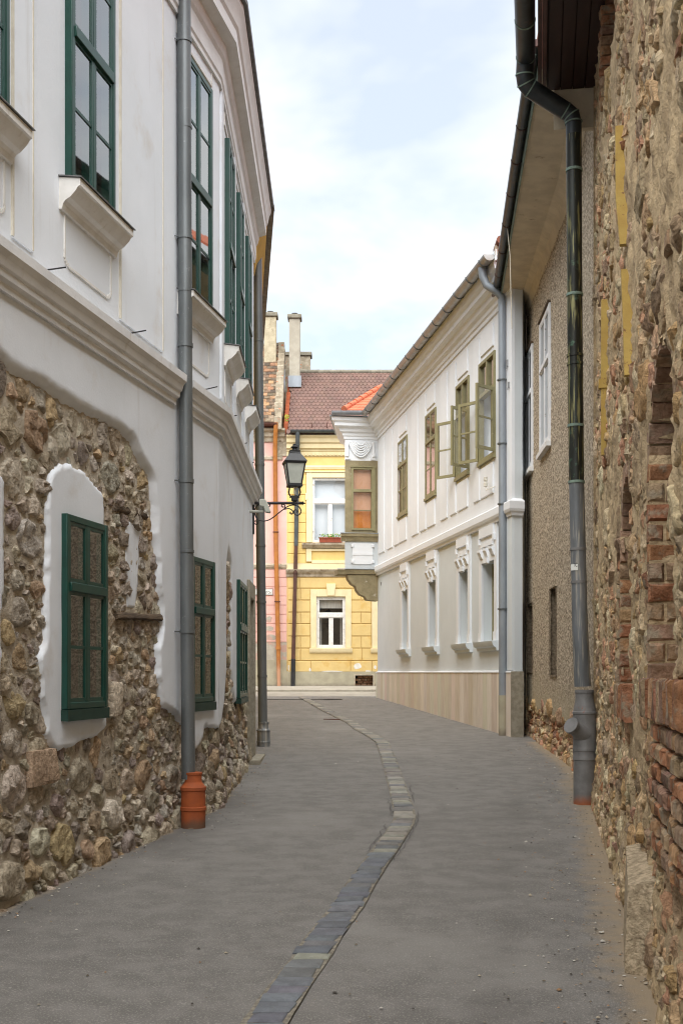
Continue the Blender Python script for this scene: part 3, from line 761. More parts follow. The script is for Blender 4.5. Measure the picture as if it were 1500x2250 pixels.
# slit drain crossing the lane near the far end, and a short iron edge beside the setts
d = MB(); y0 = 28.55
d.hexa([(-2.0, y0, ground_z(y0) + .008), (-.2, y0 - .02, ground_z(y0) + .008), (-.2, y0 + .07, ground_z(y0) + .008), (-2.0, y0 + .05, ground_z(y0) + .008),
        (-2.0, y0, ground_z(y0) + .02), (-.2, y0 - .02, ground_z(y0) + .02), (-.2, y0 + .07, ground_z(y0) + .02), (-2.0, y0 + .05, ground_z(y0) + .02)])
d.build('drain_slot', 'tar', lane_o)
d = MB(); d.hexa([(-.42, y0 - .1, ground_z(y0) + .006), (.02, y0 - .06, ground_z(y0) + .006), (-.02, y0 + .25, ground_z(y0) + .01), (-.42, y0 + .2, ground_z(y0) + .01),
        (-.42, y0 - .1, ground_z(y0) + .013), (.02, y0 - .06, ground_z(y0) + .013), (-.02, y0 + .25, ground_z(y0) + .024), (-.42, y0 + .2, ground_z(y0) + .024)])
d.build('drain_cover', 'tar', lane_o)
d = MB(); a, b = gp(710, 1581), gp(748, 1582)
d.hexa([(a.x, a.y, ground_z(a.y)), (b.x, b.y, ground_z(b.y)), (b.x, b.y + .05, ground_z(b.y)), (a.x, a.y + .04, ground_z(a.y)),
        (a.x, a.y, ground_z(a.y) + .014), (b.x, b.y, ground_z(b.y) + .014), (b.x, b.y + .05, ground_z(b.y) + .016), (a.x, a.y + .04, ground_z(a.y) + .015)])
d.build('iron_edging', 'gutter_rust', lane_o)

def strip(x0, x1, y0, y1, dz, th, nx=1):
    return MB().hexa([(x0, y0, ground_z(y0) + dz - th), (x1, y0, ground_z(y0) + dz - th), (x1, y1, ground_z(y1) + dz - th), (x0, y1, ground_z(y1) + dz - th),
                      (x0, y0, ground_z(y0) + dz), (x1, y0, ground_z(y0) + dz), (x1, y1, ground_z(y1) + dz), (x0, y1, ground_z(y1) + dz)])
struct(strip(-40, 40, 30.2, 32.6, .0, .2).build('cross_street', 'cross_paving'))
sw = struct(strip(-40, 40, 32.72, 36.0, .055, .3).build('sidewalk', 'cross_paving'))
x = -6.0; rng = random.Random(2)
while x < 4:
    w = rng.uniform(.8, 1.1); strip(x, x + w - .008, 32.58, 32.715, .06 + rng.uniform(-.004, .004), .3).build('kerb', 'kerb_stone', sw, bevel=.012); x += w

# ------------------------------------------------------------------ left: white plastered house on a rubble base
house = thing('plastered_house', 'white plastered house with green windows over an exposed rubble stone base, left side', 'house', (-1.6, 8.5, ground_z(8.5)))
uh1, uh2 = L1.uh, L2.uh
_top = [(0, 816), (17, 834), (62, 859), (132, 898), (174, 925), (223, 948), (265, 969), (293, 989), (306, 1022), (331, 1064), (337, 1113), (339, 1175), (351, 1237),
        (353, 1279), (360, 1336), (360, 1378), (351, 1427), (353, 1489), (360, 1551), (393, 1574), (410, 1596), (421, 1640), (428, 1655), (440, 1642), (448, 1620), (452, 1594), (459, 1600)]
RUB1 = [(4.3, -2.4), (4.3, 1.78)] + [uh1(*p) for p in _top] + [(11.5, -.55), (11.5, -2.4)]
ISL = [[uh1(*p) for p in [(124, 1027), (141, 1016), (165, 1013), (194, 1031), (223, 1068), (236, 1084), (238, 1196), (240, 1324), (242, 1448), (244, 1605), (223, 1626),
        (186, 1634), (132, 1657), (118, 1638), (108, 1613), (105, 1551), (93, 1448), (105, 1407), (110, 1324), (112, 1200), (112, 1113), (116, 1051)]],
       [(5.1, -1.0)] + [uh1(*p) for p in [(0, 1613), (4, 1531), (6, 1324), (10, 1279), (12, 1064), (0, 1043)]] + [(6.6, 1.25), (6.2, 1.3), (5.1, 1.25)]]
NICHE = [uh1(*p) for p in [(289, 1138), (327, 1155), (322, 1196), (318, 1283), (312, 1343), (291, 1341), (287, 1241)]]
RUB2 = [(-.4, -2.4), (-.4, -.6)] + [uh2(*p) for p in [(470, 1615), (475, 1632), (481, 1628), (488, 1609), (495, 1560), (500, 1480), (500, 1250), (503, 1225), (508, 1250), (509, 1480), (512, 1545), (517, 1562), (537, 1553)]] + [(3.35, -.45), (6, -.45), (6, -2.4)]
LW = [(7.64, 8.30), (10.12, 10.74), (5.62, 6.28)]       # depth range of the ground-floor windows on the near stretch
def plaster1(u, h):
    p = (u, h); w = .03 * fbm(u * 3.1, h * 3.1, 2) + .010 * nz(u * 17, h * 17, 4) + .005 * nz(u * 43, h * 43, 6)
    d = -poly_sd(p, RUB1) + w
    o = -.17 + .17 * smooth((d + .035) / (.06 + .13 * smooth((h - .8) / .4)))
    for q in ISL:
        if min(a for a, b in q) - .3 < u < max(a for a, b in q) + .3:
            o = max(o, -.17 + .152 * smooth((poly_sd(p, q) + w * 1.3 + (.03 if q is ISL[0] else .09)) / .06))
    n = poly_sd(p, NICHE)
    if n > -.15: o = max(o, -.17 + .125 * smooth((n + .03) / .05))
    return o + .006 * fbm(u * 2, h * 2, 9) * (1 if o > -.05 else 2.5)
def keepwin(F, rects, inset=.022):
    rr = [(F.uY(a) + inset, F.uY(b) - inset, c + inset, d - inset) for a, b, c, d in rects]
    return lambda u, h: not any(q[0] < u < q[1] and q[2] < h < q[3] for q in rr)
k1 = keepwin(L1, [(LW[0][0], LW[0][1], -.24, 1.03), (LW[1][0], LW[1][1], -.26, 1.0), (LW[2][0], LW[2][1], -.24, 1.03)])
cache = {}
def pl1(u, h):
    k = (round(u, 4), round(h, 4))
    if k not in cache: cache[k] = plaster1(u, h)
    return cache[k]
field(L1, 4.75, L1.len, -1.45, 2.3, .022, pl1, lambda u, h: k1(u, h) and pl1(u, h) > -.168).build('plaster_coat', 'plaster_white', house, angle=80)
def plaster2(u, h):
    d = -poly_sd((u, h), RUB2) + .02 * fbm(u * 3.1, h * 3.1, 2)
    o = -.14 + .14 * smooth((d + .03) / .15); return o + .005 * fbm(u * 2, h * 2, 19)
k2 = keepwin(L2, [(12.92, 14.05, -.28, 1.02), (14.48, 15.5, -1.2, 1.1)])
field(L2, 0, L2.len, -1.35, 2.3, .04, plaster2, lambda u, h: k2(u, h)).build('plaster_coat', 'plaster_white', house, angle=80)
wall_holes(L1, -25, 4.75, -2.2, 2.3, [], 0).build('wall', 'plaster_white', house)
def bed1(u, h):
    gh = h + E - ground_z(u * L1.d.y)
    return -.052 + .045 * max(0, 1 - gh / .55) + .022 * fbm(u * 9, h * 9, 3) + .008 * nz(u * 40, h * 40, 1)
field(L1, 4.75, L1.len + .02, -1.5, 1.95, .035, bed1, k1).build('mortar_bed', 'mortar', house, angle=80)
def bed2(u, h):
    gh = h + E - ground_z(10.9 + u); return -.07 + .06 * max(0, 1 - gh / .5) + .02 * fbm(u * 9, h * 9, 3)
field(L2, -.02, 3.55, -1.35, 1.1, .05, bed2, k2).build('mortar_bed', 'mortar', house, angle=80)

MB().wbox(bx_ := XL(10.8999) - .19, bx_ + .12, 10.8, 10.98, .2, 1.35).build('mortar_bed', 'mortar', house)
rng = random.Random(11)
def in_rub1(u, h):
    if poly_sd((u, h), RUB1) < .015: return False
    for q in ISL + [NICHE]:
        if poly_sd((u, h), q) > (-.045 if q is NICHE else -.02): return False
    Y = u * L1.d.y; return h + E > ground_z(Y) - .02
WB = [uh1(*p) for p in [(262, 1352), (262, 1345), (361, 1347), (361, 1366), (330, 1368), (265, 1356)]]     # lower timber
def acc1(u, h, r):
    if not in_rub1(u, h): return False
    if r > .09 and poly_sd((u, h), RUB1) < r * .6: return False
    gh = h + E - ground_z(u * L1.d.y)
    if u > uh1(262, 1300)[0] and gh > .6 and r > .075: return False      # smaller stones towards the far end
    for q in ISL:
        if r > .05 and poly_sd((u, h), q) > -r * 1.2: return False
    return poly_sd((u, h), WB) < -.03
pts, grid, cl = pack(5.4, L1.len - .02, -1.45, 1.85, (.145, .108, .078, .054, .036, .024), acc1, rng, (170, 520, 1500, 3600, 5200, 5200))
items = []
for (u, h, r), poly in cells(pts, grid, cl):
    gh = h + E - ground_z(u * L1.d.y)
    base = bed1(u, h) - .006; prot = rng.uniform(.008, .024) + r * .08 + .02 * max(0, 1 - gh / .6)
    v, f, (cu, ch, mean) = stone_shape(L1, poly, base, prot, rng, 13, gap=.011 + r * .07, rough=.007 + r * .08)
    c = vary(rng.choice(STONES), rng)
    items.append((mean * FPX / (u * L1.d.y), v, f, c))
# two dressed blocks in the rubble
for (x0, y0, x1, y1, c) in ((74, 1645, 124, 1730, (.50, .37, .27)), (245, 1500, 268, 1575, (.62, .54, .44))):
    a, b = uh1(x0, y1), uh1(x1, y0)
    v, f = brick_shape(L1, a[0], b[0], a[1], b[1], -.12, .01, rng, .012); items.append((999, v, f, c))
pts, grid, cl = pack(.02, 3.5, -1.3, 1.0, (.09, .07, .05, .035), lambda u, h, r: poly_sd((u, h), RUB2) > .012 and h + E > ground_z(10.9 + u) - .02, rng, (150, 500, 1200, 1800))
for (u, h, r), poly in cells(pts, grid, cl):
    v, f, (cu, ch, mean) = stone_shape(L2, poly, bed2(u, h) - .004, rng.uniform(.03, .055) + r * .25, rng, 9, gap=.012, rough=.012)
    items.append((mean * FPX / (10.9 + u) * .5, v, f, vary(rng.choice(STONES), rng)))
put_stones(house, items, 'rubble_stone')

# old timbers built into the rubble, with the dark pocket over the upper one
def timber(x0, y0, x1, y1, t, o1):
    a, b = uh1(x0, y0), uh1(x1, y1); m = MB(); n = 9; v = []
    for i in range(n + 1):
        w = i / n; u = a[0] + (b[0] - a[0]) * w; h = a[1] + (b[1] - a[1]) * w + .008 * nz(u * 9, 3)
        k = t * (.8 + .35 * nz(u * 13, 7)); oo = o1 + .02 * nz(u * 17, 1)
        v += [L1.P(u, -.15, h - k), L1.P(u, oo - .012, h - k), L1.P(u, oo, h - k * .5), L1.P(u, oo - .006, h + k * .5), L1.P(u, oo - .02, h + k), L1.P(u, -.15, h + k)]
    f = [(i * 6 + j, i * 6 + (j + 1) % 6, i * 6 + 6 + (j + 1) % 6, i * 6 + 6 + j) for i in range(n) for j in range(6)] + [(5, 4, 3, 2, 1, 0), tuple(n * 6 + j for j in range(6))]
    return m.add(v, f).build('timber', 'old_timber', house, angle=50)
timber(264, 1353, 360, 1357, .032, -.005); timber(268, 1113, 334, 1132, .042, -.03)

# storeys above
UP = [(6.06, 6.82), (7.65, 8.37), (9.86, 10.58)]; UP2 = [(11.5, 12.14), (12.8, 13.38), (14.08, 14.64)]
hw0, hw1, htr = 3.18, 5.20, 4.17
wall_holes(L1, -25, L1.len, 2.3, 6.3, [(L1.uY(a), L1.uY(b), hw0, hw1) for a, b in UP], .12).build('wall', 'plaster_white', house)
wall_holes(L2, 0, L2.len, 2.3, 6.3, [(L2.uY(a), L2.uY(b), hw0, hw1) for a, b in UP2], .12).build('wall', 'plaster_white', house)
MB().add([L2.P(L2.len, 0, -1.4), L2.P(L2.len, -5, -1.4), L2.P(L2.len, -5, 6.3), L2.P(L2.len, 0, 6.3)], [(0, 1, 2, 3)]).build('gable_wall', 'plaster_white', house)
wins = [window(house, L1, L1.uY(a), L1.uY(b), hw0, hw1, (2, 2), 2, o=.0, transom=htr) for a, b in UP]
wins += [window(house, L2, L2.uY(a), L2.uY(b), hw0, hw1, (2, 2), 2, o=.0, transom=htr) for a, b in UP2]
for (a, b), (c, d) in zip(LW, ((-.24, 1.03), (-.26, 1.0), (-.24, 1.03))):
    w = window(house, L1, L1.uY(a), L1.uY(b), c, d, (2, 1), 2, o=-.008, transom=c + .80, tw=.06, thick=.03)
    MB().box(L1, L1.uY(a) - .005, L1.uY(b) + .005, -.05, .03, c - .075, c - .002).build('window_board', 'green_dark', w)
w = window(house, L2, L2.uY(12.92), L2.uY(14.05), -.28, 1.02, (2, 1), 3, o=.005, transom=.5, thick=.034)
MB().box(L2, L2.uY(12.92), L2.uY(14.05), -.05, .05, -.34, -.283).build('window_board', 'green_dark', w)
sill = [(-.02, 2.965), (.02, 2.965), (.03, 3.0), (.045, 3.02), (.075, 3.035), (.115, 3.075), (.13, 3.10), (.145, 3.105), (.145, 3.15), (-.02, 3.17)]
for F, L in ((L1, UP), (L2, UP2)):
    for a, b in L:
        u0, u1 = F.uY(a) - .09, F.uY(b) + .09
        s = MB().profile(F, u0, u1, sill).build('window_sill', 'trim_white', house)
        MB().profile(F, u0 - .012, u1 + .012, [(.0, 3.172), (.158, 3.152), (.158, 3.159), (.0, 3.18)]).build('flashing', 'lead_flashing', s)
# shallow pilaster strips between the windows with their cream joints
for a, b in ((6.93, 7.18), (8.55, 9.41)):
    MB().box(L1, L1.uY(a), L1.uY(b), -.01, .012, 2.55, 5.42).build('pilaster_strip', 'plaster_white', house)
    for y in (a, b): MB().box(L1, L1.uY(y) - .007, L1.uY(y) + .007, -.01, .0165, 2.56, 5.41).build('joint_line', 'joint_cream', house)
for a, b in ((11.0, 11.2), (12.4, 12.6), (13.62, 13.86), (14.95, 15.2)):
    MB().box(L2, L2.uY(a), L2.uY(b), -.01, .02, 2.55, 5.42).build('pilaster_strip', 'plaster_white', house)
# sunk panels under the sills: thin raised edges with cut corners
for F, L in ((L1, UP), (L2, UP2)):
    for a, b in L:
        u0, u1 = F.uY(a) - .02, F.uY(b) + .02; pm = MB()
        pm.box(F, u0 + .07, u1 - .07, -.01, .010, 2.63, 2.645); pm.box(F, u0, u0 + .012, -.01, .010, 2.70, 2.95); pm.box(F, u1 - .012, u1, -.01, .010, 2.70, 2.95)
        for s_, x in ((1, u0), (-1, u1)):
            for k in range(4):
                t = k / 4 * pi / 2; q = x + s_ * (.07 * (1 - cos(t + .2))); pm.box(F, q - .006, q + .006, -.01, .010, 2.645 + .055 * (1 - sin(t + .2)) - .012, 2.645 + .055 * (1 - sin(t + .2)) + .014)
        pm.build('panel_molding', 'trim_white', house)
# frieze panels under the main cornice
for F, L in ((L1, UP), (L2, UP2)):
    for a, b in L:
        u0, u1 = F.uY(a) - .1, F.uY(b) + .1; pm = MB()
        pm.box(F, u0, u1, -.01, .012, 5.28, 5.296); pm.box(F, u0, u0 + .014, -.01, .012, 5.296, 5.40); pm.box(F, u1 - .014, u1, -.01, .012, 5.296, 5.40)
        pm.build('panel_molding', 'trim_white', house)
bend = (XL(10.8999), 10.9)
string = [(-.02, 2.19), (.025, 2.19), (.03, 2.235), (.055, 2.25), (.06, 2.29), (.075, 2.30), (.09, 2.345), (.115, 2.375), (.118, 2.43), (-.02, 2.50)]
MB().sweep([(XL(-24.9), -24.9), (XL(9.685), 9.685)], 1, string).build('string_course', 'cornice_white', house)
MB().sweep([(XL(9.86), 9.86), bend, (-1.16, 15.65)], 1, string).build('string_course', 'cornice_white', house)
topc = [(-.02, 5.42), (.022, 5.42), (.022, 5.46), (.034, 5.48), (.034, 5.64), (.055, 5.67), (.07, 5.73), (.07, 5.76), (.165, 5.79), (.165, 5.90), (.185, 5.93), (.205, 6.03), (.23, 6.08), (.23, 6.13), (-.02, 6.2)]
MB().sweep([(XL(-24.9), -24.9), bend, (-1.16, 15.66)], 1, topc).build('cornice', 'cornice_white', house)
MB().sweep([(XL(-24.9), -24.9), bend, (-1.16, 15.68)], 1, [(-.1, 6.14), (.265, 6.135), (.27, 6.165), (-.1, 6.22)]).build('eaves_edge', 'lead_flashing', house)
MB().sweep([(XL(-24.9), -24.9), bend, (-1.16, 15.68)], 1, [(.25, 6.17), (.25, 6.22), (-4.5, 9.2), (-4.5, 9.1)]).build('roof', 'roof_brown', house)
# door at the far end
dm = MB(); ud0, ud1 = L2.uY(14.42), L2.uY(15.56); gz = ground_z(15) - E
dm.box(L2, ud0, ud0 + .2, -.2, .035, gz - .1, 1.14); dm.box(L2, ud1 - .2, ud1, -.2, .035, gz - .1, 1.14); dm.box(L2, ud0 + .2, ud1 - .2, -.2, .033, .93, 1.14)
dd = dm.build('door', 'stone_jamb', house, 'dark door in a sandy stone surround', bevel=.012)
MB().box(L2, ud0 + .18, ud1 - .18, -.24, -.17, gz - .1, .95).build('door_leaf', 'door_wood', dd)
MB().box(L2, ud0 + .0, ud1 - .0, .036, .16, gz - .2, gz + .035).build('doorstep', 'stone_jamb', dd)
# downpipe with orange boot
gz = ground_z(9.77)
p = downpipe(house, [(-1.302, 9.755, 8.2), (-1.285, 9.765, 4.1), (-1.262, 9.77, gz + .40)], .0565, 'zinc_pipe', (6.81, 5.19, 3.18, 1.94, 4.3), 1.13, .03, label='long grey zinc downpipe ending in an orange boot')
for z in (7.5, 6.1, 4.75, 2.6): MB().lathe((-1.29 if z > 4 else -1.272, 9.762, z), [(.05, -.012), (.0595, -.01), (.0595, .01), (.05, .012)], 18).build('pipe_seam', 'zinc_pipe', p)
MB().lathe((-1.222, 9.77, gz - .02), [(.100, 0), (.100, .16), (.107, .165), (.107, .19), (.100, .195), (.100, .325), (.107, .33), (.107, .355), (.099, .36), (.072, .395), (.070, .40), (.070, .455), (.075, .46), (.075, .475), (.052, .478)], 26).build('pipe_boot', 'orange_plastic', p)
for z in (6.81, 5.19, 3.18, 1.94):
    MB().tube([(-1.29, 9.76, z), (-1.40, 9.70, z)], .006, 6).build('pipe_spike', 'zinc_pipe', p)
# small iron pins above the string course
for y in (7.35, 8.72, 10.45, 11.6, 13.0, 14.2):
    F = L1 if y < 10.9 else L2
    a = F.P(F.uY(y), .02, 2.50); b = F.P(F.uY(y) + .10, .10, 2.545); MB().tube([a, b], .005, 6).build('iron_pin', 'iron_black', house)

# ------------------------------------------------------------------ ochre house beyond it
O1 = Face((XL(15.75), 15.75), (XL(29), 29), 1)
ochre = thing('ochre_house', 'ochre yellow house squeezed behind the white plastered house, only its eaves showing', 'house', (XL(20), 20, ground_z(20)))
wall_holes(O1, 0, O1.len, -1.4, 6.2, [], 0).build('wall', 'ochre_wall', ochre)
MB().add([O1.P(O1.len, 0, -1.0), O1.P(O1.len, -6, -1.0), O1.P(O1.len, -6, 6.3), O1.P(O1.len, 0, 6.3)], [(0, 1, 2, 3)]).build('gable_wall', 'ochre_wall', ochre)
MB().profile(O1, 0, O1.len, [(-.02, 5.6), (.05, 5.6), (.08, 5.75), (.2, 5.95), (.22, 6.2), (-.02, 6.25)]).build('cornice', 'ochre_wall', ochre)
MB().profile(O1, -.05, O1.len, [(-.1, 6.22), (.30, 6.18), (.30, 6.22), (-.1, 6.28)]).build('eaves_edge', 'lead_flashing', ochre)
MB().profile(O1, 0, O1.len, [(.28, 6.225), (.28, 6.26), (-4, 9.3), (-4, 9.2)]).build('roof', 'roof_brown', ochre)
gz = ground_z(16.8)
p = downpipe(ochre, [(-1.15, 16.72, 8.0), (-1.19, 16.74, 7.75), (-1.19, 16.75, 7.4), (-1.15, 16.77, 4.0), (-1.115, 16.8, gz + .27)], .0655, 'zinc_pipe', (6.3, 4.55, 3.4, 1.55, 2.6), 1.1, .03, label='grey zinc downpipe rising past the street lamp')
MB().lathe((-1.105, 16.8, gz - .02), [(.092, 0), (.092, .07), (.098, .075), (.098, .095), (.092, .10), (.092, .23), (.099, .235), (.099, .25), (.09, .255), (.074, .28), (.074, .34), (.079, .345), (.079, .365), (.06, .37)], 24).build('pipe_boot', 'pipe_grey', p)

# ------------------------------------------------------------------ right: tall rubble wall of an old stone house
stoneh = thing('rubble_house', 'old house wall of crumbling tan rubble and brick on the right edge', 'house', (XR(7), 7, ground_z(7)))
K = sqrt(1 + .166 ** 2)
NI = [(4.85 * K, 5.85 * K, -.04, 1.02, 1.45), (6.98 * K, 7.86 * K, -.06, .85, 1.24)]      # u0,u1,bottom,spring,crown of the two bricked-up niches
def in_niche(u, h, g=0.0):
    for a, b, c, s, t in NI:
        if a - g < u < b + g and c - g < h:
            if h < s + g: return True
            w = (u - (a + b) / 2) / ((b - a) / 2 + g)
            if h < s + g + (t - s) * sqrt(max(0, 1 - w * w)): return True
    return False
OPEN = (8.35 * K, 9.86 * K, 4.62, 6.0)                                                  # blocked opening high up
def bedR(u, h):
    gh = h + E - ground_z(u / K)
    o = .03 * fbm(u * 2.2, h * 2.2, 31) + .036 * fbm(u * 8, h * 5, 33) + .024 * nz(u * 24, h * 18, 35) + .05 * max(0, 1 - gh / .5)
    if in_niche(u, h): o = -.34
    elif OPEN[0] < u < OPEN[1] and h > OPEN[2] + .25 * abs(u - (OPEN[0] + OPEN[1]) / 2): o -= .11
    return o
field(R1, 3.3, R1.len, -1.6, 5.75, .04, bedR).build('mortar_bed', 'mortar_right', stoneh, angle=70)
wall_holes(R1, -25, 3.3, -1.7, 5.75, [], 0).build('wall', 'mortar_right', stoneh)
MB().add([R1.P(R1.len, .03, -1.5), R1.P(R1.len, -.5, -1.5), R1.P(R1.len, -.5, 5.75), R1.P(R1.len, .03, 5.75)], [(0, 1, 2, 3)]).build('wall_end', 'mortar_right', stoneh)
rng = random.Random(23)
BRK = [(4.2 * K, 5.45 * K, -.80, -.03)]                                                 # brick facing low at the near end
def accR(u, h, r):
    if h > .60 * u / K + .45: return False
    if h + E < ground_z(u / K) - .02: return False
    if in_niche(u, h, .05 + r * 1.1): return False
    for a, b, c, d in BRK:
        if a - .02 < u < b + r * .7 and c - r * .7 < h < d + r * .7: return False
    if OPEN[0] - .02 < u < OPEN[1] + .1 and h > OPEN[2] - .02: return False
    if 6.9 * K < u < 7.95 * K and -.34 - r * .5 < h < -.02: return False
    t = .62 if h < .2 else .50
    return fbm(u * 1.1, h * 1.1, 77) * .5 + .5 < t + (.25 if h + E < ground_z(u / K) + .8 else 0)
pts, grid, cl = pack(3.6, R1.len - .05, -1.55, 5.6, (.105, .08, .058, .042, .029), accR, rng, (200, 900, 3000, 8000, 9000))
TAN = [(.58, .44, .27), (.50, .36, .21), (.62, .50, .33), (.47, .34, .22), (.54, .37, .19), (.56, .33, .21), (.44, .35, .24), (.66, .55, .37), (.36, .26, .17), (.60, .41, .25)]
items = []
for (u, h, r), poly in cells(pts, grid, cl):
    prot = rng.uniform(.003, .016) + r * .10
    v, f, (cu, ch, mean) = stone_shape(R1, poly, bedR(u, h) - .008, prot, rng, 11, gap=.012 + r * .08, rough=.009 + r * .09)
    items.append((mean * FPX / (u / K) * (1.0 if h < .57 * u / K else .1), v, f, vary(rng.choice(TAN), rng)))
# the big stone jutting out at the foot
a, b = 5.45 * K, 6.35 * K; gz = ground_z(5.9) - E
v = []
for (u, o, h) in ((a, -.1, gz - .1), (b, -.1, gz - .1), (b, .10, gz - .1), (a + .1, .15, gz - .1), (a, -.1, gz + .46), (b, -.1, gz + .52), (b - .05, .085, gz + .48), (a + .12, .13, gz + .40)): v.append(R1.P(u, o, h))
items.append((998, v, [(0, 3, 2, 1), (4, 5, 6, 7), (0, 1, 5, 4), (1, 2, 6, 5), (2, 3, 7, 6), (3, 0, 4, 7)], (.50, .41, .29)))
put_stones(stoneh, items, 'rubble_stone', cap=300)
# bricks: niche backs, sills, low facing, jamb of the blocked opening, arch rings
def course(F, u0, u1, h0, h1, o0, o1, bw, bh, name='brick', gapu=.012, jit=.012, cond=None, soldier=False):
    h = h0; row = 0
    while h + bh * .6 < h1:
        u = u0 - (bw * .5 if row % 2 else 0)
        while u < u1 - .02:
            a, b = max(u, u0), min(u + bw - gapu, u1)
            if b - a > .03 and (cond is None or cond((a + b) / 2, h + bh / 2)):
                jo = rng.uniform(-jit, jit)
                v, f = brick_shape(F, a, b, h, min(h + bh - gapu, h1), o0, o1 + jo, rng)
                MB().add(v, f, vary(rng.choice(BRICKS), rng, .2)).build(name, 'brick', stoneh)
            u += bw
        h += bh; row += 1
for a, b, c, s, t in NI:                    # brickwork on the niche backs and on the reveal that faces down the lane
    course(R1, a + .02, b - .05, c, t, -.36, -.29, .27, .098, cond=lambda u, h: in_niche(u, h, -.05))
    A_, B_ = R1.P(b - .035, .0, 0), R1.P(b - .035, -.34, 0); JF = Face(A_[:2], B_[:2], 1)
    MB().box(JF, -.01, .34, -.03, -.014, c, s + .05).build('mortar_bed', 'mortar_right', stoneh)
    course(JF, -.015, .16, c, s + .02, -.07, .0, .18, .098, jit=.01); course(JF, .162, .34, c, s + .02, -.07, .0, .19, .098, jit=.01)
course(R1, 4.2 * K, 5.75 * K, -.215, -.02, .0, .055, .085, .2)
course(R1, 4.2 * K, 5.45 * K, -.80, -.225, .0, .045, .21, .083)
course(R1, 6.93 * K, 7.93 * K, -.29, -.055, .0, .05, .09, .235)
course(R1, OPEN[1] - .015, OPEN[1] + .10, OPEN[2] + .1, 5.75, -.13, .035, .12, .085, gapu=.014)
course(R1, OPEN[0], OPEN[1] - .03, OPEN[2] + .35, 5.7, -.12, -.075, .26, .085, cond=lambda u, h: rng.random() < .75)
for a, b, c, s, t in NI:                                   # ragged brick jambs and arch ring of the niches
    h = c
    while h < s:
        for u0, u1 in ((b, b + rng.uniform(.08, .2)),):
            if rng.random() < .6:
                v, f = brick_shape(R1, u0, u1, h, h + .078, -.05, .022 + rng.uniform(-.01, .012), rng, .006)
                MB().add(v, f, vary(rng.choice(BRICKS + TAN), rng, .2)).build('brick', 'brick', stoneh)
        h += .092
    n = 13
    for k in range(n):
        th = pi * (k + .5) / n; cu, ch = (a + b) / 2, s; ra, rb = (b - a) / 2, t - s
        def pt(q, e): return (cu + (ra + e) * cos(q), ch + (rb + e) * sin(q))
        d = pi / n * .44
        m = MB().prism(R1, [pt(th - d, 0), pt(th + d, 0), pt(th + d, .13), pt(th - d, .13)], -.34, .0 + rng.uniform(-.01, .012), vary((.46, .31, .21), rng, .2))
        m.build('brick', 'brick', stoneh)
# scattered single bricks
for k in range(16):
    u = rng.uniform(4.4, 11.0); h = rng.uniform(-1.2, min(4.5, .55 * u / K))
    if in_niche(u, h, .25) or h + E < ground_z(u / K) + .1: continue
    o = bedR(u, h); w = rng.uniform(.1, .24)
    v, f = brick_shape(R1, u, u + w, h, h + .07, o - .05, o + rng.uniform(.006, .018), rng, .008)
    MB().add(v, f, vary(rng.choice(BRICKS), rng, .2)).build('brick', 'brick', stoneh)
# yellow painted flat irons left on the wall
def iron(pts, w, t, clamp=None):
    m = MB(); v = []
    for Y, h in pts:
        u = Y * K; o = max(bedR(u, h), .0) + .012
        for du, do in ((-w / 2, -.06), (w / 2, -.06), (w / 2, t), (-w / 2, t)): v.append(R1.P(u + du, o + do, h))
    n = len(pts); f = [(i * 4 + j, i * 4 + (j + 1) % 4, i * 4 + 4 + (j + 1) % 4, i * 4 + 4 + j) for i in range(n - 1) for j in range(4)] + [(3, 2, 1, 0), tuple((n - 1) * 4 + j for j in range(4))]
    o = m.add(v, f).build('iron_strap', 'yellow_iron', stoneh, 'rusty yellow iron strap')
    if clamp:
        Y, h = clamp; u = Y * K; oo = max(bedR(u, h), 0) + .02
        MB().box(R1, u - w * .75, u + w * .75, oo - .05, oo + t + .012, h - .035, h + .035).build('strap_clamp', 'yellow_iron', o)
iron([(7.25, 2.62), (7.35, 2.95), (7.5, 3.46)], .05, .042)
iron([(7.05, 1.77), (7.15, 2.1), (7.2, 2.45)], .05, .03)
iron([(9.35, 1.72), (9.35, 2.3), (9.4, 2.96)], .05, .042, (9.35, 2.28))
# boarded eaves, gutter and roof
ua, ub = -25.0, R1.len + .02
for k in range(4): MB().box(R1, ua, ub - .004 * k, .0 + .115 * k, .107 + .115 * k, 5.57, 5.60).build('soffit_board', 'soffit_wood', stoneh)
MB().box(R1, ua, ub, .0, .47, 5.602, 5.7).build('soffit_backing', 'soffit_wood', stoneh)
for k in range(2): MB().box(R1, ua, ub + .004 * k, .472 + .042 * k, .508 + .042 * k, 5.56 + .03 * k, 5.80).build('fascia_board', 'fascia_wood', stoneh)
MB().box(R1, ub + .01, ub + .09, -.1, .40, 5.20, 5.72).build('eaves_stop', 'soffit_plaster', stoneh)
gpts = [R1.P(u, .66, 5.70) for u in (-25, 2, 6, 9, R1.len - .28)]
gut = MB().gutter(gpts, .088).build('gutter', 'copper_gutter', stoneh)
for u in [R1.len - .42 - .62 * k for k in range(8)]:
    MB().gutter([R1.P(u - .012, .66, 5.702), R1.P(u + .012, .66, 5.702)], .093, .004).build('gutter_bracket', 'seam_green', gut)
saw = [(.50, 5.80)]
for k in range(16): saw += [(.53 - .26 * k, 5.84 + .20 * k), (.53 - .26 * (k + 1) + .0, 5.81 + .20 * (k + 1))]
saw += [(-3.7, 5.9), (0, 5.81)]
MB().sweep([(XR(-25), -25), (XR(11.3), 11.3)], -1, saw, tint=(1, 1, 1)).build('roof', 'roof_red', stoneh, 'red tiled roof above the rubble wall')
MB().box(R1, 7.4, 8.2, -1.6, -1.0, 6.5, 8.4).build('chimney', 'firewall', stoneh)
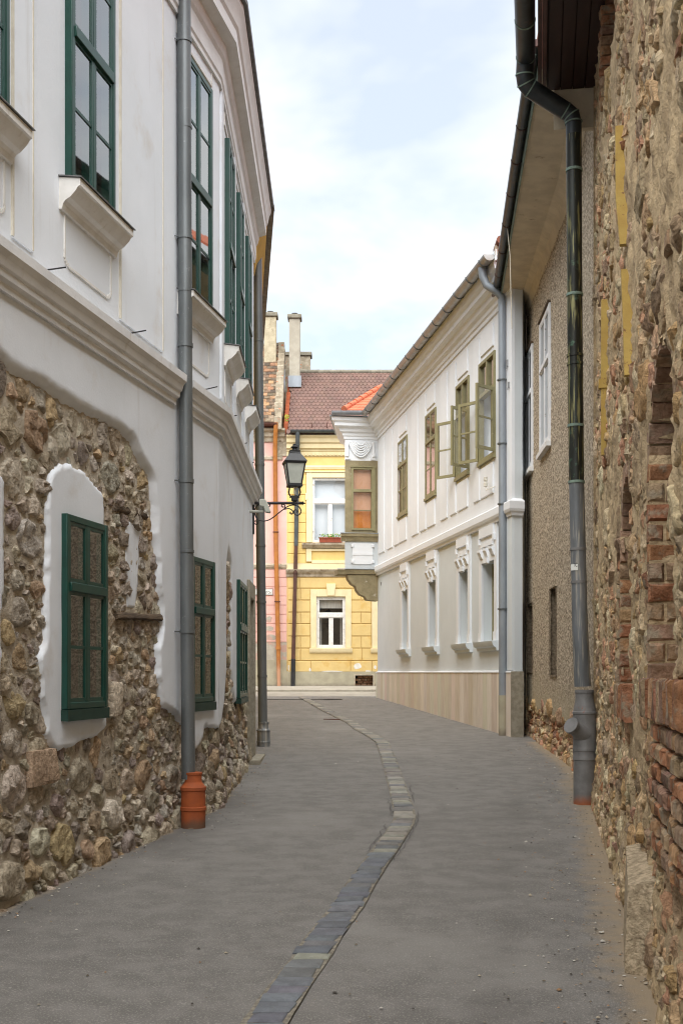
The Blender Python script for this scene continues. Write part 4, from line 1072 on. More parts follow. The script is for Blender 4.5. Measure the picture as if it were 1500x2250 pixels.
# copper downpipe from the gutter, patched with grey zinc, standing in iron
Yp = 11.12
path = [(1.705, 10.98, 5.72 + E), (1.70, 11.0, 5.56 + E), (1.715, 11.03, 5.50 + E), (1.76, 11.05, 5.455 + E), (2.10, Yp, 5.28 + E), (2.16, Yp, 5.235 + E), (2.178, Yp, 5.17 + E), (2.18, Yp, 5.05 + E)]
p = MB().tube(path, [.082, .082, .084, .084, .080, .078, .074, .073], 18).build('downpipe', 'copper_gutter', stoneh, 'dark weathered copper downpipe patched with grey zinc')
for i in (1, 2, 3, 4, 5, 6):
    a, b = Vector(path[i]), Vector(path[min(i + 1, 7)]); d = (b - Vector(path[i - 1])).normalized()
    MB().tube([tuple(a - d * .006), tuple(a + d * .006)], .087 if i < 4 else .0825, 18).build('pipe_seam', 'seam_green', p)
MB().tube([(2.18, Yp, 5.06 + E), (2.19, Yp, 3.2 + E), (2.205, Yp, 1.78 + E)], .0715, 20).build('copper_length', 'copper_dark', p)
MB().tube([(2.205, Yp, 1.80 + E), (2.235, Yp, .5 + E), (2.262, Yp, -.13 + E)], [.0705, .074, .078], 20).build('zinc_length', 'pipe_grey', p)
for h, x in ((4.72, 2.182), (3.55, 2.188), (2.98, 2.191), (2.9, 2.1915), (2.32, 2.197), (1.79, 2.205), (1.16, 2.219), (.85, 2.227)):
    MB().lathe((x, Yp, h + E), [(.06, -.013), (.0785, -.012), (.0785, .012), (.06, .013)], 20).build('pipe_clamp', 'seam_green' if h > 1.7 and h not in (2.98, 2.9) else 'pipe_iron' if h < 1.7 else 'copper_dark', p)
gz = ground_z(Yp); x0 = 2.28; z0 = E - 1.235
MB().lathe((x0, Yp, gz - .02), [(.103, 0), (.103, .43), (.110, .435), (.110, .46), (.106, .47), (.106, .515), (.110, .52), (.110, .545), (.107, .55), (.107, .86), (.112, .865), (.112, .885), (.106, .89), (.088, .99), (.085, 1.0), (.085, 1.06), (.09, 1.065), (.09, 1.09), (.07, 1.092)], 28).build('pipe_standpipe', 'pipe_iron', p)
MB().tube([(x0 - .02, Yp - .03, gz + .66), (x0 - .10, Yp - .09, gz + .71), (x0 - .135, Yp - .115, gz + .735)], [.095, .068, .060], 18).build('inspection_branch', 'pipe_iron', p)
MB().tube([(x0 - .133, Yp - .113, gz + .733), (x0 - .155, Yp - .13, gz + .747)], .078, 18).build('inspection_cap', 'pipe_iron', p)
st = MB()
for i in range(5):
    a0 = radians(196 + 12 * i); a1 = radians(196 + 12 * (i + 1)); r = .0775
    st.add([(2.222 + r * cos(a0), Yp + r * sin(a0), 1.235 - .028 + E - .25), (2.222 + r * cos(a1), Yp + r * sin(a1), 1.235 - .028 + E - .25), (2.222 + r * cos(a1), Yp + r * sin(a1), 1.265 + E - .25), (2.222 + r * cos(a0), Yp + r * sin(a0), 1.265 + E - .25)], [(0, 1, 2, 3)])
stk = st.build('sticker', 'sign_white', p)
text_mesh('IC', .052, 'sticker_print', 'sign_ink', stk, Vector((2.222 - .034 + .012, Yp - .0745, .99 + E)), (radians(90), 0, radians(-24)), (.62, 1))

# ------------------------------------------------------------------ roughcast house
rc = thing('roughcast_house', 'brown roughcast house with two narrow white windows behind the copper downpipe', 'house', (2.9, 15.5, ground_z(15.5)))
hA, hB, hT = 3.16, 5.05, 4.34
RW = [(16.12, 17.18), (18.12, 18.98)]
ua = [R3.uh(x, 1300)[0] for x in (1222, 1209, 1170, 1160)]
SLOT = [(ua[0], ua[1], -.03, 1.12), (ua[2], ua[3], .02, 1.06)]
def rcf(u, h, base=14.2):
    gh = h + E - ground_z(base + u)
    o = .010 * fbm(u * 3, h * 3, 51) + .006 * nz(u * 21, h * 21, 3)
    e = smooth((.52 + .35 * fbm(u * 1.7, h * 1.2, 8) - gh) / .12)
    return o - .05 * e + .02 * e * fbm(u * 9, h * 9, 1) + .05 * max(0, 1 - gh / .25)
def rc3(u, h):
    return rcf(u, h)
_kw = keepwin(R3, [(a, b, hA, hB) for a, b in RW], .03)
def keep3(u, h): return _kw(u, h) and not any(a < u < b and c < h < d for a, b, c, d in SLOT)
for a, b, c, d in SLOT:
    m = MB(); q0, q1 = -.32, .018; m.add([R3.P(u, o, h) for o in (q0, q1) for u, h in ((a - .02, c - .02), (b + .02, c - .02), (b + .02, d + .02), (a - .02, d + .02))], [(0, 1, 2, 3), (0, 4, 5, 1), (1, 5, 6, 2), (2, 6, 7, 3), (3, 7, 4, 0)])
    m.build('vent_slot', 'slot_render', rc)
field(R2, -.3, R2.len, -1.4, 5.95, .06, lambda u, h: rcf(u, h, 11.2)).build('wall', 'roughcast', rc, angle=70)
field(R3, 0, R3.len, -1.3, 5.95, .045, rc3, keep3).build('wall', 'roughcast', rc, angle=70)
for a, b in RW:
    w = window(rc, R3, R3.uY(a), R3.uY(b), hA, hB, (1, 1), 2, o=-.02, transom=hT, paint='white_paint', fw=.07, mull=.07, back='room_dark', pane='glass', thick=.05)
    MB().box(R3, R3.uY(a) - .03, R3.uY(b) + .03, -.03, .07, hA - .07, hA - .004).build('window_sill', 'white_flaky', w)
    MB().box(R3, R3.uY(a) - .01, R3.uY(b) + .01, -.03, .05, hB + .002, hB + .03).build('drip_board', 'old_timber', w)
items = []; rng = random.Random(4)
for F, base, n in ((R2, 11.24, 3.0), (R3, 14.2, 4.9)):
    def accC(u, h, r):
        gh = h + E - ground_z(base + u); return gh > -.02 and gh < .50 + .35 * fbm(u * 1.7, h * 1.2, 8)
    pts, grid, cl = pack(.05, n, -1.3, -.2, (.075, .055, .04, .028), accC, rng, (160, 600, 1400, 1800))
    for (u, h, r), poly in cells(pts, grid, cl):
        v, f, (cu, ch, mean) = stone_shape(F, poly, rcf(u, h, base) - .01, rng.uniform(.02, .045) + r * .2, rng, 9, gap=.012, rough=.012)
        items.append((mean * FPX / (base + u), v, f, vary(rng.choice(TAN + BRICKS), rng)))
put_stones(rc, items, 'rubble_stone', cap=200)
outer = [(1.93, 11.35), (2.17, 14.35), (2.59, 19.5)]; inner = [(2.42, 11.24), (2.77, 14.2), (2.99, 19.5)]
m = MB(); v = []
for (a, b) in zip(outer, inner):
    d = Vector((a[0] - b[0], a[1] - b[1])); 
    for t, h in ((1.0, 6.06), (1.0, 5.95), (.28, 5.93), (.10, 5.86), (-.02, 5.70), (-.02, 6.06)): v.append((b[0] + d.x * t, b[1] + d.y * t, h + E))
m.add(v, [(k * 6 + i, k * 6 + (i + 1) % 6, k * 6 + 6 + (i + 1) % 6, k * 6 + 6 + i) for k in range(2) for i in range(6)] + [(5, 4, 3, 2, 1, 0), (12, 13, 14, 15, 16, 17)])
m.build('soffit', 'soffit_plaster', rc, angle=25)
go = [(a[0] - .075, a[1], 6.07 + E) for a in outer]
MB().sweep([(a[0], a[1]) for a in outer], -1, [(.0, 5.93), (.014, 5.93), (.014, 6.10), (.0, 6.10)]).build('drip_edge', 'seam_green', rc)
gut = MB().gutter(go, .062).build('gutter', 'copper_gutter', rc)
for k in range(9):
    t = k / 8.5; s0, s1 = (go[0], go[1]) if t < .4 else (go[1], go[2]); w = t / .4 if t < .4 else (t - .4) / .6
    c = [s0[i] + (s1[i] - s0[i]) * w for i in range(3)]
    MB().gutter([(c[0] - .001, c[1] - .012, c[2]), (c[0] + .001, c[1] + .012, c[2])], .067, .004).build('gutter_bracket', 'fascia_wood', gut)
sw2 = [(.05, 6.09)]
for k in range(9): sw2 += [(.05 - .19 * k, 6.14 + .125 * k), (.05 - .19 * (k + 1), 6.115 + .125 * (k + 1))]
sw2 += [(-3.4, 6.2), (-.2, 6.07)]
MB().sweep([(a[0], a[1]) for a in outer], -1, sw2, tint=(1, 1, 1)).build('roof', 'roof_red', rc, 'red tiled roof behind the eaves')
MB().add([(2.99, 19.5, 6.1 + E), (2.99, 19.5, -1 + E), (7, 19.5, -1 + E), (7, 19.5, 8 + E)], [(0, 1, 2, 3)]).build('gable_wall', 'roughcast', rc)
tag(MB().tube([(2.24, 16.0, 6.0 + E), (2.262, 15.9, 5.6 + E), (2.275, 15.9, 5.0 + E), (2.285, 15.9, 4.62 + E)], .006, 6).build('cable', 'cable_white'), 'thin pale cable dangling from the eaves of the roughcast house', 'cable')

# ------------------------------------------------------------------ right: pale house with the corner oriel
wh = thing('pale_house', 'pale grey and white house with olive windows, travertine base and a corner oriel', 'house', (1.8, 24, ground_z(24)))
wy = lambda Y: W1.uY(Y)
wx = lambda x: W1.uh(x, 1300)[0]
UW = [(19.28, 20.24), (20.9, 21.8), (23.4, 24.3), (26.1, 27.1)]; u_h0, u_h1, u_tr = 3.56, 5.26, 4.68
LWN = [(19.27, 20.02), (20.92, 21.56), (23.35, 24.0), (26.0, 26.6)]; l_h0, l_h1 = .53, 1.84
wall_holes(W1, 0, W1.len, 2.5, 6.2, [(wy(a), wy(b), u_h0, u_h1) for a, b in UW], .15).build('wall', 'house_upper', wh)
wall_holes(W1, 0, W1.len, -.05, 2.5, [(wy(a), wy(b), l_h0, l_h1) for a, b in LWN], .30).build('wall', 'house_grey', wh)
q = [(2.66, 18.3), (2.80, 18.34), (2.965, 19.05)]
MB().add([(x, y, -1.3 + E) for x, y in q] + [(x, y, 6.2 + E) for x, y in q], [(0, 1, 4, 3), (1, 2, 5, 4)]).build('corner_return', 'house_grey', wh)
# corner pilaster
MB().box(W1, 0, .30, -.02, .03, .035, 2.44).build('corner_pilaster', 'house_grey', wh); MB().box(W1, 0, .30, -.02, .03, 2.68, 5.86).build('corner_pilaster', 'house_upper', wh)
# windows upstairs
for k, (a, b) in enumerate(UW):
    opened = k < 2; u0, u1 = wy(a), wy(b)
    if not opened:
        w = window(wh, W1, u0, u1, u_h0, u_h1, (2, 1), 2, o=-.02, transom=u_tr, paint='olive_paint', back='pink_curtain', thick=.05, tw=.06, depth=.12)
    else:
        m = MB(); fw = .055; f0, f1 = -.06, .03
        m.box(W1, u0, u0 + fw, f0, f1, u_h0, u_h1); m.box(W1, u1 - fw, u1, f0, f1, u_h0, u_h1)
        m.box(W1, u0 + fw, u1 - fw, f0, f1 - .002, u_h0, u_h0 + fw); m.box(W1, u0 + fw, u1 - fw, f0, f1 - .002, u_h1 - fw, u_h1); m.box(W1, u0 + fw, u1 - fw, f0, f1 + .01, u_tr - .03, u_tr + .03)
        m.box(W1, (u0 + u1) / 2 - .03, (u0 + u1) / 2 + .03, f0, f1 - .004, u_tr + .03, u_h1 - fw)
        w = m.build('window', 'olive_paint', wh, 'olive window with its casements swung open')
        for x0, x1 in ((u0 + fw, (u0 + u1) / 2 - .03), ((u0 + u1) / 2 + .03, u1 - fw)):
            MB().add([W1.P(x0, -.02, u_tr + .03), W1.P(x1, -.02, u_tr + .03), W1.P(x1, -.02, u_h1 - fw), W1.P(x0, -.02, u_h1 - fw)], [(0, 1, 2, 3)]).build('pane', 'glass', w)
        sl = MB(); h = u_tr + .04
        while h < u_h1 - fw - .01: sl.add([W1.P(u0 + fw, -.075, h), W1.P(u1 - fw, -.075, h), W1.P(u1 - fw, -.105, h + .028), W1.P(u0 + fw, -.105, h + .028)], [(0, 1, 2, 3)]); h += .036
        sl.build('louvre_blind', 'louvre', w)
        r = MB(); z0, z1 = -.45, -.061
        r.add([W1.P(u0, z0, u_h0), W1.P(u1, z0, u_h0), W1.P(u1, z0, u_h1), W1.P(u0, z0, u_h1), W1.P(u0, z1, u_h0), W1.P(u1, z1, u_h0), W1.P(u1, z1, u_h1), W1.P(u0, z1, u_h1)], [(0, 1, 2, 3), (0, 4, 5, 1), (1, 5, 6, 2), (2, 6, 7, 3), (3, 7, 4, 0)])
        r.build('room_lining', 'house_white', w)
        # swung casements: hinge u, plan direction
        for hu, dx, dy in ((u1 - .02, -.30 - .02 * k, .33), (u0 + .02, -.32, -.32)):
            hp = W1.P(hu, .03, 0); S = Face((hp[0], hp[1]), (hp[0] + dx, hp[1] + dy), 1); sw_, a0, b0 = S.len, u_h0 + .05, u_tr - .03
            c = MB(); s0 = .05
            c.box(S, 0, s0, -.02, .02, a0, b0); c.box(S, sw_ - s0, sw_, -.02, .02, a0, b0); c.box(S, s0, sw_ - s0, -.018, .018, a0, a0 + s0); c.box(S, s0, sw_ - s0, -.018, .018, b0 - s0, b0)
            c.box(S, s0, sw_ - s0, -.012, .012, (a0 + b0) / 2 - .014, (a0 + b0) / 2 + .014)
            co = c.build('open_casement', 'olive_paint', w)
            # panes ride with the casement inside the same window part
            MB().add([S.P(s0, 0, a0 + s0), S.P(sw_ - s0, 0, a0 + s0), S.P(sw_ - s0, 0, b0 - s0), S.P(s0, 0, b0 - s0)], [(0, 1, 2, 3)]).build('pane', 'glass_thin', w)
    MB().box(W1, u0 - .01, u1 + .01, -.03, .055, u_h0 - .05, u_h0 - .003).build('window_sill', 'olive_paint', w)
# raised strips and short panels on the upper wall
for a, b in ((415, 452), (470, 508), (520, 552), (640, 683), (700, 738), (840, 885), (905, 944), (1066, 1108)):
    MB().chamfer(W1, wx(700 + b / 3.125), wx(700 + a / 3.125), -.01, .024, 2.95, 5.72, .006).build('wall_strip', 'house_white', wh)
for a, b in UW:
    u0, u1 = wy(a) + .1, wy(b) - .1
    MB().chamfer(W1, u0, u1, -.01, .024, 2.95, 3.46, .006).build('wall_panel', 'house_white', wh); MB().chamfer(W1, u0, u1, -.01, .024, 5.36, 5.74, .006).build('wall_panel', 'house_white', wh)
# ground-floor windows with their stepped surrounds
for a, b in LWN:
    u0, u1 = wy(a), wy(b); s = .15
    m = MB()
    m.box(W1, u0 - s, u0, -.01, .035, l_h0 - .01, 2.44); m.box(W1, u1, u1 + s, -.01, .035, l_h0 - .01, 2.44); m.box(W1, u0, u1, -.01, .035, l_h1, 2.44)
    for x in (u0 - s - .012, u1 - .012 + .0): m.box(W1, x, x + s + .024, .0, .047, l_h0 - .008, l_h0 + .14)
    sur = m.build('window_surround', 'house_white', wh)
    c = (u0 + u1) / 2
    for x, wd in ((u0 - .06, .17), (c - .085, .17), (u1 - .11, .17)): MB().profile(W1, x, x + wd, [(.034, 1.90), (.06, 1.93), (.085, 2.0), (.10, 2.02), (.10, 2.06), (.034, 2.06)]).build('lintel_block', 'house_white', sur, angle=18)
    MB().profile(W1, c - .1, c + .1, [(.034, 1.80), (.075, 1.82), (.075, 1.9), (.034, 1.899)]).build('lintel_key', 'house_white', sur, angle=18)
    for q in ((u0 + .02, u1 - .02, .06, 2.10, 2.17), (u0 - .1, u0 - .03, .075, 2.16, 2.26), (u1 + .03, u1 + .1, .075, 2.16, 2.26), (u0 - .05, u1 + .05, .07, 2.26, 2.42)):
        MB().box(W1, q[0], q[1], .034, q[2], q[3], q[4]).build('lintel_fillet', 'house_white', sur)
    m = MB().profile(W1, u0 - s - .06, u1 + s + .06, [(-.01, .36), (.05, .36), (.06, .41), (.10, .43), (.12, .47), (.13, .515), (-.01, .528)]); m.build('window_sill', 'house_grey', wh)
    window(wh, W1, u0, u1, l_h0, l_h1, (2, 1), 2, o=-.20, transom=1.4, paint='olive_paint', back='curtain', thick=.05, depth=.14)
# string course and main cornice, carried round the oriel
ORI = [(2.66, 18.3), (XR(29.69), 29.69), (.085, 29.58), (.20, 31.6)]
st = [(-.02, 2.43), (.05, 2.43), (.06, 2.47), (.085, 2.49), (.10, 2.53), (.10, 2.64), (.085, 2.66), (-.02, 2.71)]
MB().sweep([(2.79, 18.345), (2.66, 18.3), (XR(18.52), 18.52)], -1, st).build('string_course', 'house_white', wh)
MB().sweep([(XR(18.68), 18.68), (XR(29.69), 29.69)], -1, st).build('string_course', 'house_white', wh)
co = [(-.02, 5.84), (.025, 5.84), (.03, 5.90), (.055, 5.92), (.07, 5.98), (.12, 6.01), (.14, 6.08), (.16, 6.10), (.24, 6.13), (.245, 6.20), (.30, 6.25), (.32, 6.33), (-.02, 6.36)]
MB().sweep(ORI, -1, co).build('cornice', 'house_white', wh)
MB().sweep(ORI[1:], -1, [(-.02, 6.362), (.36, 6.34), (.36, 6.355), (-.02, 6.40)]).build('flashing', 'zinc_light', wh)
# travertine base, slab by slab
rng = random.Random(8); u = 0.0
while u < W1.len - .02:
    w = rng.uniform(.24, .36); b = min(u + w, W1.len); Y = 18.3 + u * W1.d.y
    t = vary(rng.choice([(.64, .59, .51), (.69, .64, .56), (.60, .54, .46), (.72, .68, .61), (.65, .59, .51)]), rng, .05)
    if not (u < .31 < b and False): MB().box(W1, u, b - .004, -.02, .045 + rng.uniform(-.001, .001), ground_z(Y) - E - .12, .0, t).build('travertine_slab', 'travertine', wh)
    u += w
MB().profile(W1, -.01, W1.len, [(-.02, .0), (.055, .0), (.055, .018), (-.02, .04)]).build('base_ledge', 'house_white', wh)
MB().hexa([(2.61, 18.25, -1.4 + E), (2.815, 18.30, -1.4 + E), (2.815, 18.33, -1.4 + E), (2.61, 18.295, -1.4 + E), (2.61, 18.25, .02 + E), (2.815, 18.30, .02 + E), (2.815, 18.33, .02 + E), (2.61, 18.295, .02 + E)]).build('corner_slab', 'stone_jamb', wh)
# gutter with its rings, downpipe
ga, gb = W1.P(-.05, .40, 6.43), W1.P(W1.len - .42, .40, 6.43)
gut = MB().gutter([ga, gb], .092).build('gutter', 'zinc_gutter', wh)
for k in range(14):
    t = (k + .35) / 14; c = [ga[i] + (gb[i] - ga[i]) * t for i in range(3)]; d = (Vector(gb) - Vector(ga)).normalized() * .011
    MB().gutter([tuple(Vector(c) - d), tuple(Vector(c) + d)], .103, .006).build('gutter_ring', 'zinc_pipe', gut)
g2 = [(.50, 29.22, 6.45 + E), (-.24, 29.16, 6.44 + E)]
gut = MB().gutter(g2, .085).build('gutter', 'zinc_light', wh)
MB().gutter([(.02, 29.18, 6.447 + E), (-.01, 29.18, 6.447 + E)], .091, .004).build('gutter_ring', 'zinc_light', gut)
Yp = 18.6; gz = ground_z(Yp); pxw = XR(Yp)
a = W1.P(.35, .40, 6.36)
pth = [a, (a[0] + .01, a[1] - .0, 6.22 + E), (a[0] + .06, a[1] - .02, 6.08 + E), (a[0] + .22, a[1] - .03, 5.98 + E), (a[0] + .30, Yp, 5.9 + E), (pxw - .095, Yp, 5.75 + E), (pxw - .09, Yp, 3 + E), (pxw - .085, Yp, gz + .62)]
p = downpipe(wh, pth, [.072, .066, .062, .062, .062, .060, .060, .060], 'zinc_light', (6.2, 4.25, 2.6, 5.2), 1.1, .02, 'zinc_pipe', label='smooth grey downpipe at the corner of the pale house')
MB().tube([(pxw - .085, Yp, gz + .63), (pxw - .083, Yp, gz - .02)], .066, 18).build('pipe_foot', 'grey_plinth', p)
# porcelain insulator and small old fittings near the pipe
u, h = W1.uh(1083, 1062); ins = thing('insulator', 'small white porcelain insulator on a hook beside the grey downpipe', 'insulator', W1.P(u, 0, h))
c = W1.P(u, .13, h)
MB().lathe(c, [(.018, -.06), (.035, -.055), (.036, .0), (.022, .01), (.022, .03), (.034, .04), (.036, .06), (.022, .07), (.03, .08), (.03, .10), (.01, .105)], 14).build('cup', 'porcelain', ins)
MB().tube([W1.P(u - .1, -.01, h - .06), W1.P(u - .09, .08, h - .10), W1.P(u - .04, .13, h - .12), c[:2] + (c[2] - .05,)], .008, 8).build('hook', 'porcelain', ins)
for x, y, s in ((1119, 798, .05), (1122, 846, .045)):
    u, h = W1.uh(x, y); m = MB(); m.box(W1, u - s / 2, u + s / 2, .03, .05, h - s, h + s); m.box(W1, u - s * .2, u + s * .2, .05, .06, h - s * 1.8, h - s); m.build('wall_fitting', 'steel', wh)
m = text_mesh('24', .13, 'house_number', 'iron_rod', wh, Vector(W1.P(wx(838), .006, 2.52)), (radians(90), 0, math.atan2(-W1.d.y, -W1.d.x)), (.8, .9)); m.location.z = (HOR - 1286) * 29.2 / FPX + E - ORIGIN[wh].z
# oriel: near side faces down the lane
OR = Face((.085, 29.58), (XR(29.69), 29.69), 1); ow = OR.len
ox = lambda x: (x - 757) / 71.0 * ow
oh = lambda y: (HOR - y) * 29.62 / FPX
ori = MB(); ori.add([OR.P(0, 0, oh(1252)), OR.P(ow, 0, oh(1252)), OR.P(ow, 0, oh(1190)), OR.P(0, 0, oh(1190))], [(0, 1, 2, 3)])
ori.add([OR.P(0, 0, oh(1252)), (.20, 31.6, oh(1252) + E), (.20, 31.6, 6.2 + E), OR.P(0, 0, 6.2)], [(0, 1, 2, 3)])
orl = ori.build('oriel', 'oriel_grey', wh, 'corner oriel with an olive window, plaster drapery and stone bracket')
wa, wb, wc, wd = ox(771), ox(818), oh(1165), oh(1027)
wall_holes(OR, 0, ow, oh(1172), oh(1012), [(wa, wb, wc, wd)], .10, o=.004).build('stone_face', 'sandstone', orl)
wall_holes(OR, 0, ow, oh(1012), 6.0, [], 0, o=.002).build('frieze_face', 'house_white', orl)
# window: frame, transom, bar; orange and peach blinds behind the panes
m = MB(); f = .05
m.box(OR, wa, wa + f, -.06, .03, wc, wd); m.box(OR, wb - f, wb, -.06, .03, wc, wd); m.box(OR, wa + f, wb - f, -.06, .028, wc, wc + f); m.box(OR, wa + f, wb - f, -.06, .028, wd - f, wd)
tr = oh(1078); m.box(OR, wa + f, wb - f, -.06, .04, tr - .035, tr + .035); m.box(OR, wa + f, wb - f, -.04, .0, oh(1121) - .01, oh(1121) + .01); m.box(OR, wb - .02, wb + .05, -.01, .045, wc - .01, wd + .02)
m.box(OR, wa - .02, wb + .05, -.01, .05, wd + .002, wd + .03)
m.build('window_frame', 'olive_paint', orl)
MB().add([OR.P(wa, -.025, wc), OR.P(wb, -.025, wc), OR.P(wb, -.025, wd), OR.P(wa, -.025, wd)], [(0, 1, 2, 3)]).build('pane', 'glass_thin', orl)
MB().box(OR, wa, wb, -.12, -.10, oh(1122), wd).build('blind', 'peach_blind', orl); MB().box(OR, wa, wb, -.125, -.105, wc, oh(1122) - .002).build('blind', 'orange_blind', orl)
MB().profile(OR, -.10, ow + .03, [(-.02, oh(1190)), (.03, oh(1190)), (.05, oh(1186)), (.07, oh(1181)), (.11, oh(1179)), (.12, oh(1174)), (-.02, oh(1172))]).build('window_sill', 'sandstone', orl)
MB().profile(OR, -.11, ow + .03, [(-.02, oh(1172) + .002), (.13, oh(1173)), (.13, oh(1172)), (-.02, oh(1170))]).build('sill_flashing', 'zinc_light', orl)
a, b = ox(773), ox(817); m = MB()
m.chamfer(OR, a, b, -.01, .02, oh(1240), oh(1194), .006); 
pl = m.build('plaque', 'house_white', orl)
for x in (a, b):
    for y in (1199, 1234): MB().chamfer(OR, x - .035, x + .035, .0, .045, oh(y) - .04, oh(y) + .04, .01).build('plaque_stud', 'house_white', orl)
MB().box(OR, a, b, .019, .030, oh(1220), oh(1214)).build('plaque_band', 'house_white', orl)
MB().profile(OR, -.18, ow + .0, [(-.7, oh(1262)), (.06, oh(1262)), (.07, oh(1256)), (.09, oh(1252)), (-.7, oh(1250))]).build('slab', 'sandstone', orl)
MB().profile(OR, -.19, ow + .0, [(-.02, oh(1250) + .001), (.10, oh(1251.5)), (.10, oh(1250.8)), (-.02, oh(1249))]).build('slab_flashing', 'zinc_light', orl)
br = [(0.06, 1263), (.08, 1272), (.17, 1283), (.27, 1288), (.30, 1297), (.38, 1306), (.50, 1310), (.56, 1318), (.83, 1320), (.83, 1263)]
MB().prism(OR, [(x, oh(y)) for x, y in br], -.35, .03).build('bracket', 'sandstone', orl, 'curved sandstone bracket')
# drapery swag: stacked hanging folds
cx = ow * .47; top = oh(972); sw = MB()
for k in range(6):
    wdt = .30 - .035 * k; drop = (oh(972) - oh(1006)) * (1 - .15 * k) - .02; pts = []
    for i in range(13):
        t = -1 + 2 * i / 12; pts.append(OR.P(cx + wdt * t, .02 + .02 * (1 - t * t) + .006 * k, top - drop * (1 - abs(t) ** 2.2)))
    sw.tube(pts, .022, 7)
sw.build('drapery', 'house_white', orl)
n = 14; pa = [(cx + .30 * (-1 + 2 * i / n), top - (oh(972) - oh(1006)) * (1 - abs(-1 + 2 * i / n) ** 2.2) + .02) for i in range(n + 1)]
MB().prism(OR, pa, -.01, .025).build('drapery_ground', 'house_white', orl)
for s_ in (-1, 1):
    x = cx + s_ * .32; m = MB()
    m.tube([OR.P(x, .03, top + .01), OR.P(x + s_ * .01, .035, top - .18), OR.P(x + s_ * .02, .03, top - .36)], [.028, .035, .05], 8); m.build('drapery_tail', 'house_white', orl)
    MB().box(OR, cx + s_ * .32 - .06, cx + s_ * .32 + .06, -.01, .035, oh(1010), oh(1002)).build('drapery_foot', 'house_white', orl)
# roof: orange tiles with the hip above the oriel
A, B, C = Vector((.06, 29.25, 6.47 + E)), Vector((1.05, 31.6, 7.60 + E)), Vector((1.2, 29.3, 6.47 + E))
rt = MB(); rng = random.Random(3)
for r in range(9):
    for c in range(11):
        s0, s1 = r / 9, (r + 1.15) / 9; e0 = A + (B - A) * s0; q0 = C + (B - C) * s0; e1 = A + (B - A) * min(1, s1); q1 = C + (B - C) * min(1, s1)
        w0, w1 = c / 11, (c + .96) / 11; k = .02
        v = [e0 + (q0 - e0) * w0 + Vector((0, -.0, k + .02)), e0 + (q0 - e0) * w1 + Vector((0, 0, k + .02)), e1 + (q1 - e1) * w1 + Vector((0, 0, .02)), e1 + (q1 - e1) * w0 + Vector((0, 0, .02))]
        rt.hexa([tuple(p - Vector((0, 0, .02))) for p in v] + [tuple(p) for p in v], vary((1, 1, 1), rng, .1))
rt.build('roof_tiles', 'roof_orange', wh, kind='stuff')
for k in range(7):
    a, b = A + (B - A) * (k / 7), A + (B - A) * ((k + 1.12) / 7); MB().tube([tuple(a + Vector((0, 0, .05))), tuple(b + Vector((0, 0, .035)))], [.075, .062], 12, tint=vary((1, 1, 1), rng, .06)).build('hip_tile', 'roof_orange', wh)
MB().sweep([(2.66, 18.2), (XR(29.2), 29.2)], -1, [(.27, 6.47), (.27, 6.50), (-4, 9.2), (-4, 9.1)], tint=(.9, .85, .8)).build('roof', 'roof_orange', wh)
MB().sweep([(2.66, 18.2), (XR(29.25), 29.25)], -1, [(.28, 6.34), (.305, 6.335), (.305, 6.5), (.28, 6.5)]).build('fascia_board', 'house_white', wh)
MB().hexa([(2.35, 18.16, 6.42 + E), (2.8, 18.16, 6.3 + E), (2.8, 18.22, 6.3 + E), (2.35, 18.22, 6.42 + E), (2.35, 18.16, 6.55 + E), (2.8, 18.16, 6.9 + E), (2.8, 18.22, 6.9 + E), (2.35, 18.22, 6.55 + E)]).build('verge', 'dirty_trim', wh)
for k in range(4): MB().tube([(2.42 + .12 * k, 18.02, 6.60 + E + .09 * k), (2.42 + .12 * k, 18.5, 6.60 + E + .09 * k)], [.06, .055], 10, tint=(.35, .4, .45)).build('verge_tile', 'roof_orange', wh)

# ------------------------------------------------------------------ yellow house closing the view
yl = thing('yellow_house', 'yellow house with cream window surrounds and scalloped brown roof closing the lane', 'house', (0, 35, ground_z(35)))
S = 74.286
yx = lambda x: (x - 630) / S
yh = lambda y: (HOR - y) / S
GW = [(695, 759, 1311, 1424), (829, 893, 1311, 1424)]; UWY = [(686, 764, 1050, 1192), (822, 900, 1050, 1192)]
wall_holes(Y1, 0, Y1.len, yh(1480), yh(1265), [(yx(a), yx(b), yh(d), yh(c)) for a, b, c, d in GW], .12).build('wall', 'yellow_wall', yl)
wall_holes(Y1, 0, Y1.len, yh(1265), yh(950), [(yx(a), yx(b), yh(d), yh(c)) for a, b, c, d in UWY], .12).build('wall', 'yellow_pale', yl)
wall_holes(Y1, 0, Y1.len, -.62, yh(1476), [(yx(780), yx(819), yh(1508), yh(1484))], .25, o=.05).build('plinth', 'grey_plinth', yl)
MB().profile(Y1, 0, Y1.len, [(-.02, yh(1478)), (.05, yh(1477.5)), (-.0, yh(1474))]).build('plinth_top', 'grey_plinth', yl)
v = MB(); v.box(Y1, yx(780), yx(819), -.30, -.19, yh(1508), yh(1484)); v.build('vent_back', 'room_dark', yl)
rng = random.Random(6)
for r in range(4):
    for c in range(3):
        a = yx(781) + c * .17 + (.06 if r % 2 else 0); t = vary((.30, .17, .10), rng, .25)
        q, f = brick_shape(Y1, a, min(a + .16, yx(819)), yh(1507) + r * .075, yh(1507) + r * .075 + .066, -.2, -.10 + rng.uniform(-.05, .02), rng); MB().add(q, f, t).build('brick', 'brick', yl)
m = MB(); e = .035; a, b, c, d = yx(780), yx(819), yh(1508), yh(1484)
m.box(Y1, a - e, a, .03, .065, c, d + e); m.box(Y1, b, b + e, .03, .065, c, d + e); m.box(Y1, a, b, .03, .063, d, d + e); m.build('vent_frame', 'dirty_trim', yl)
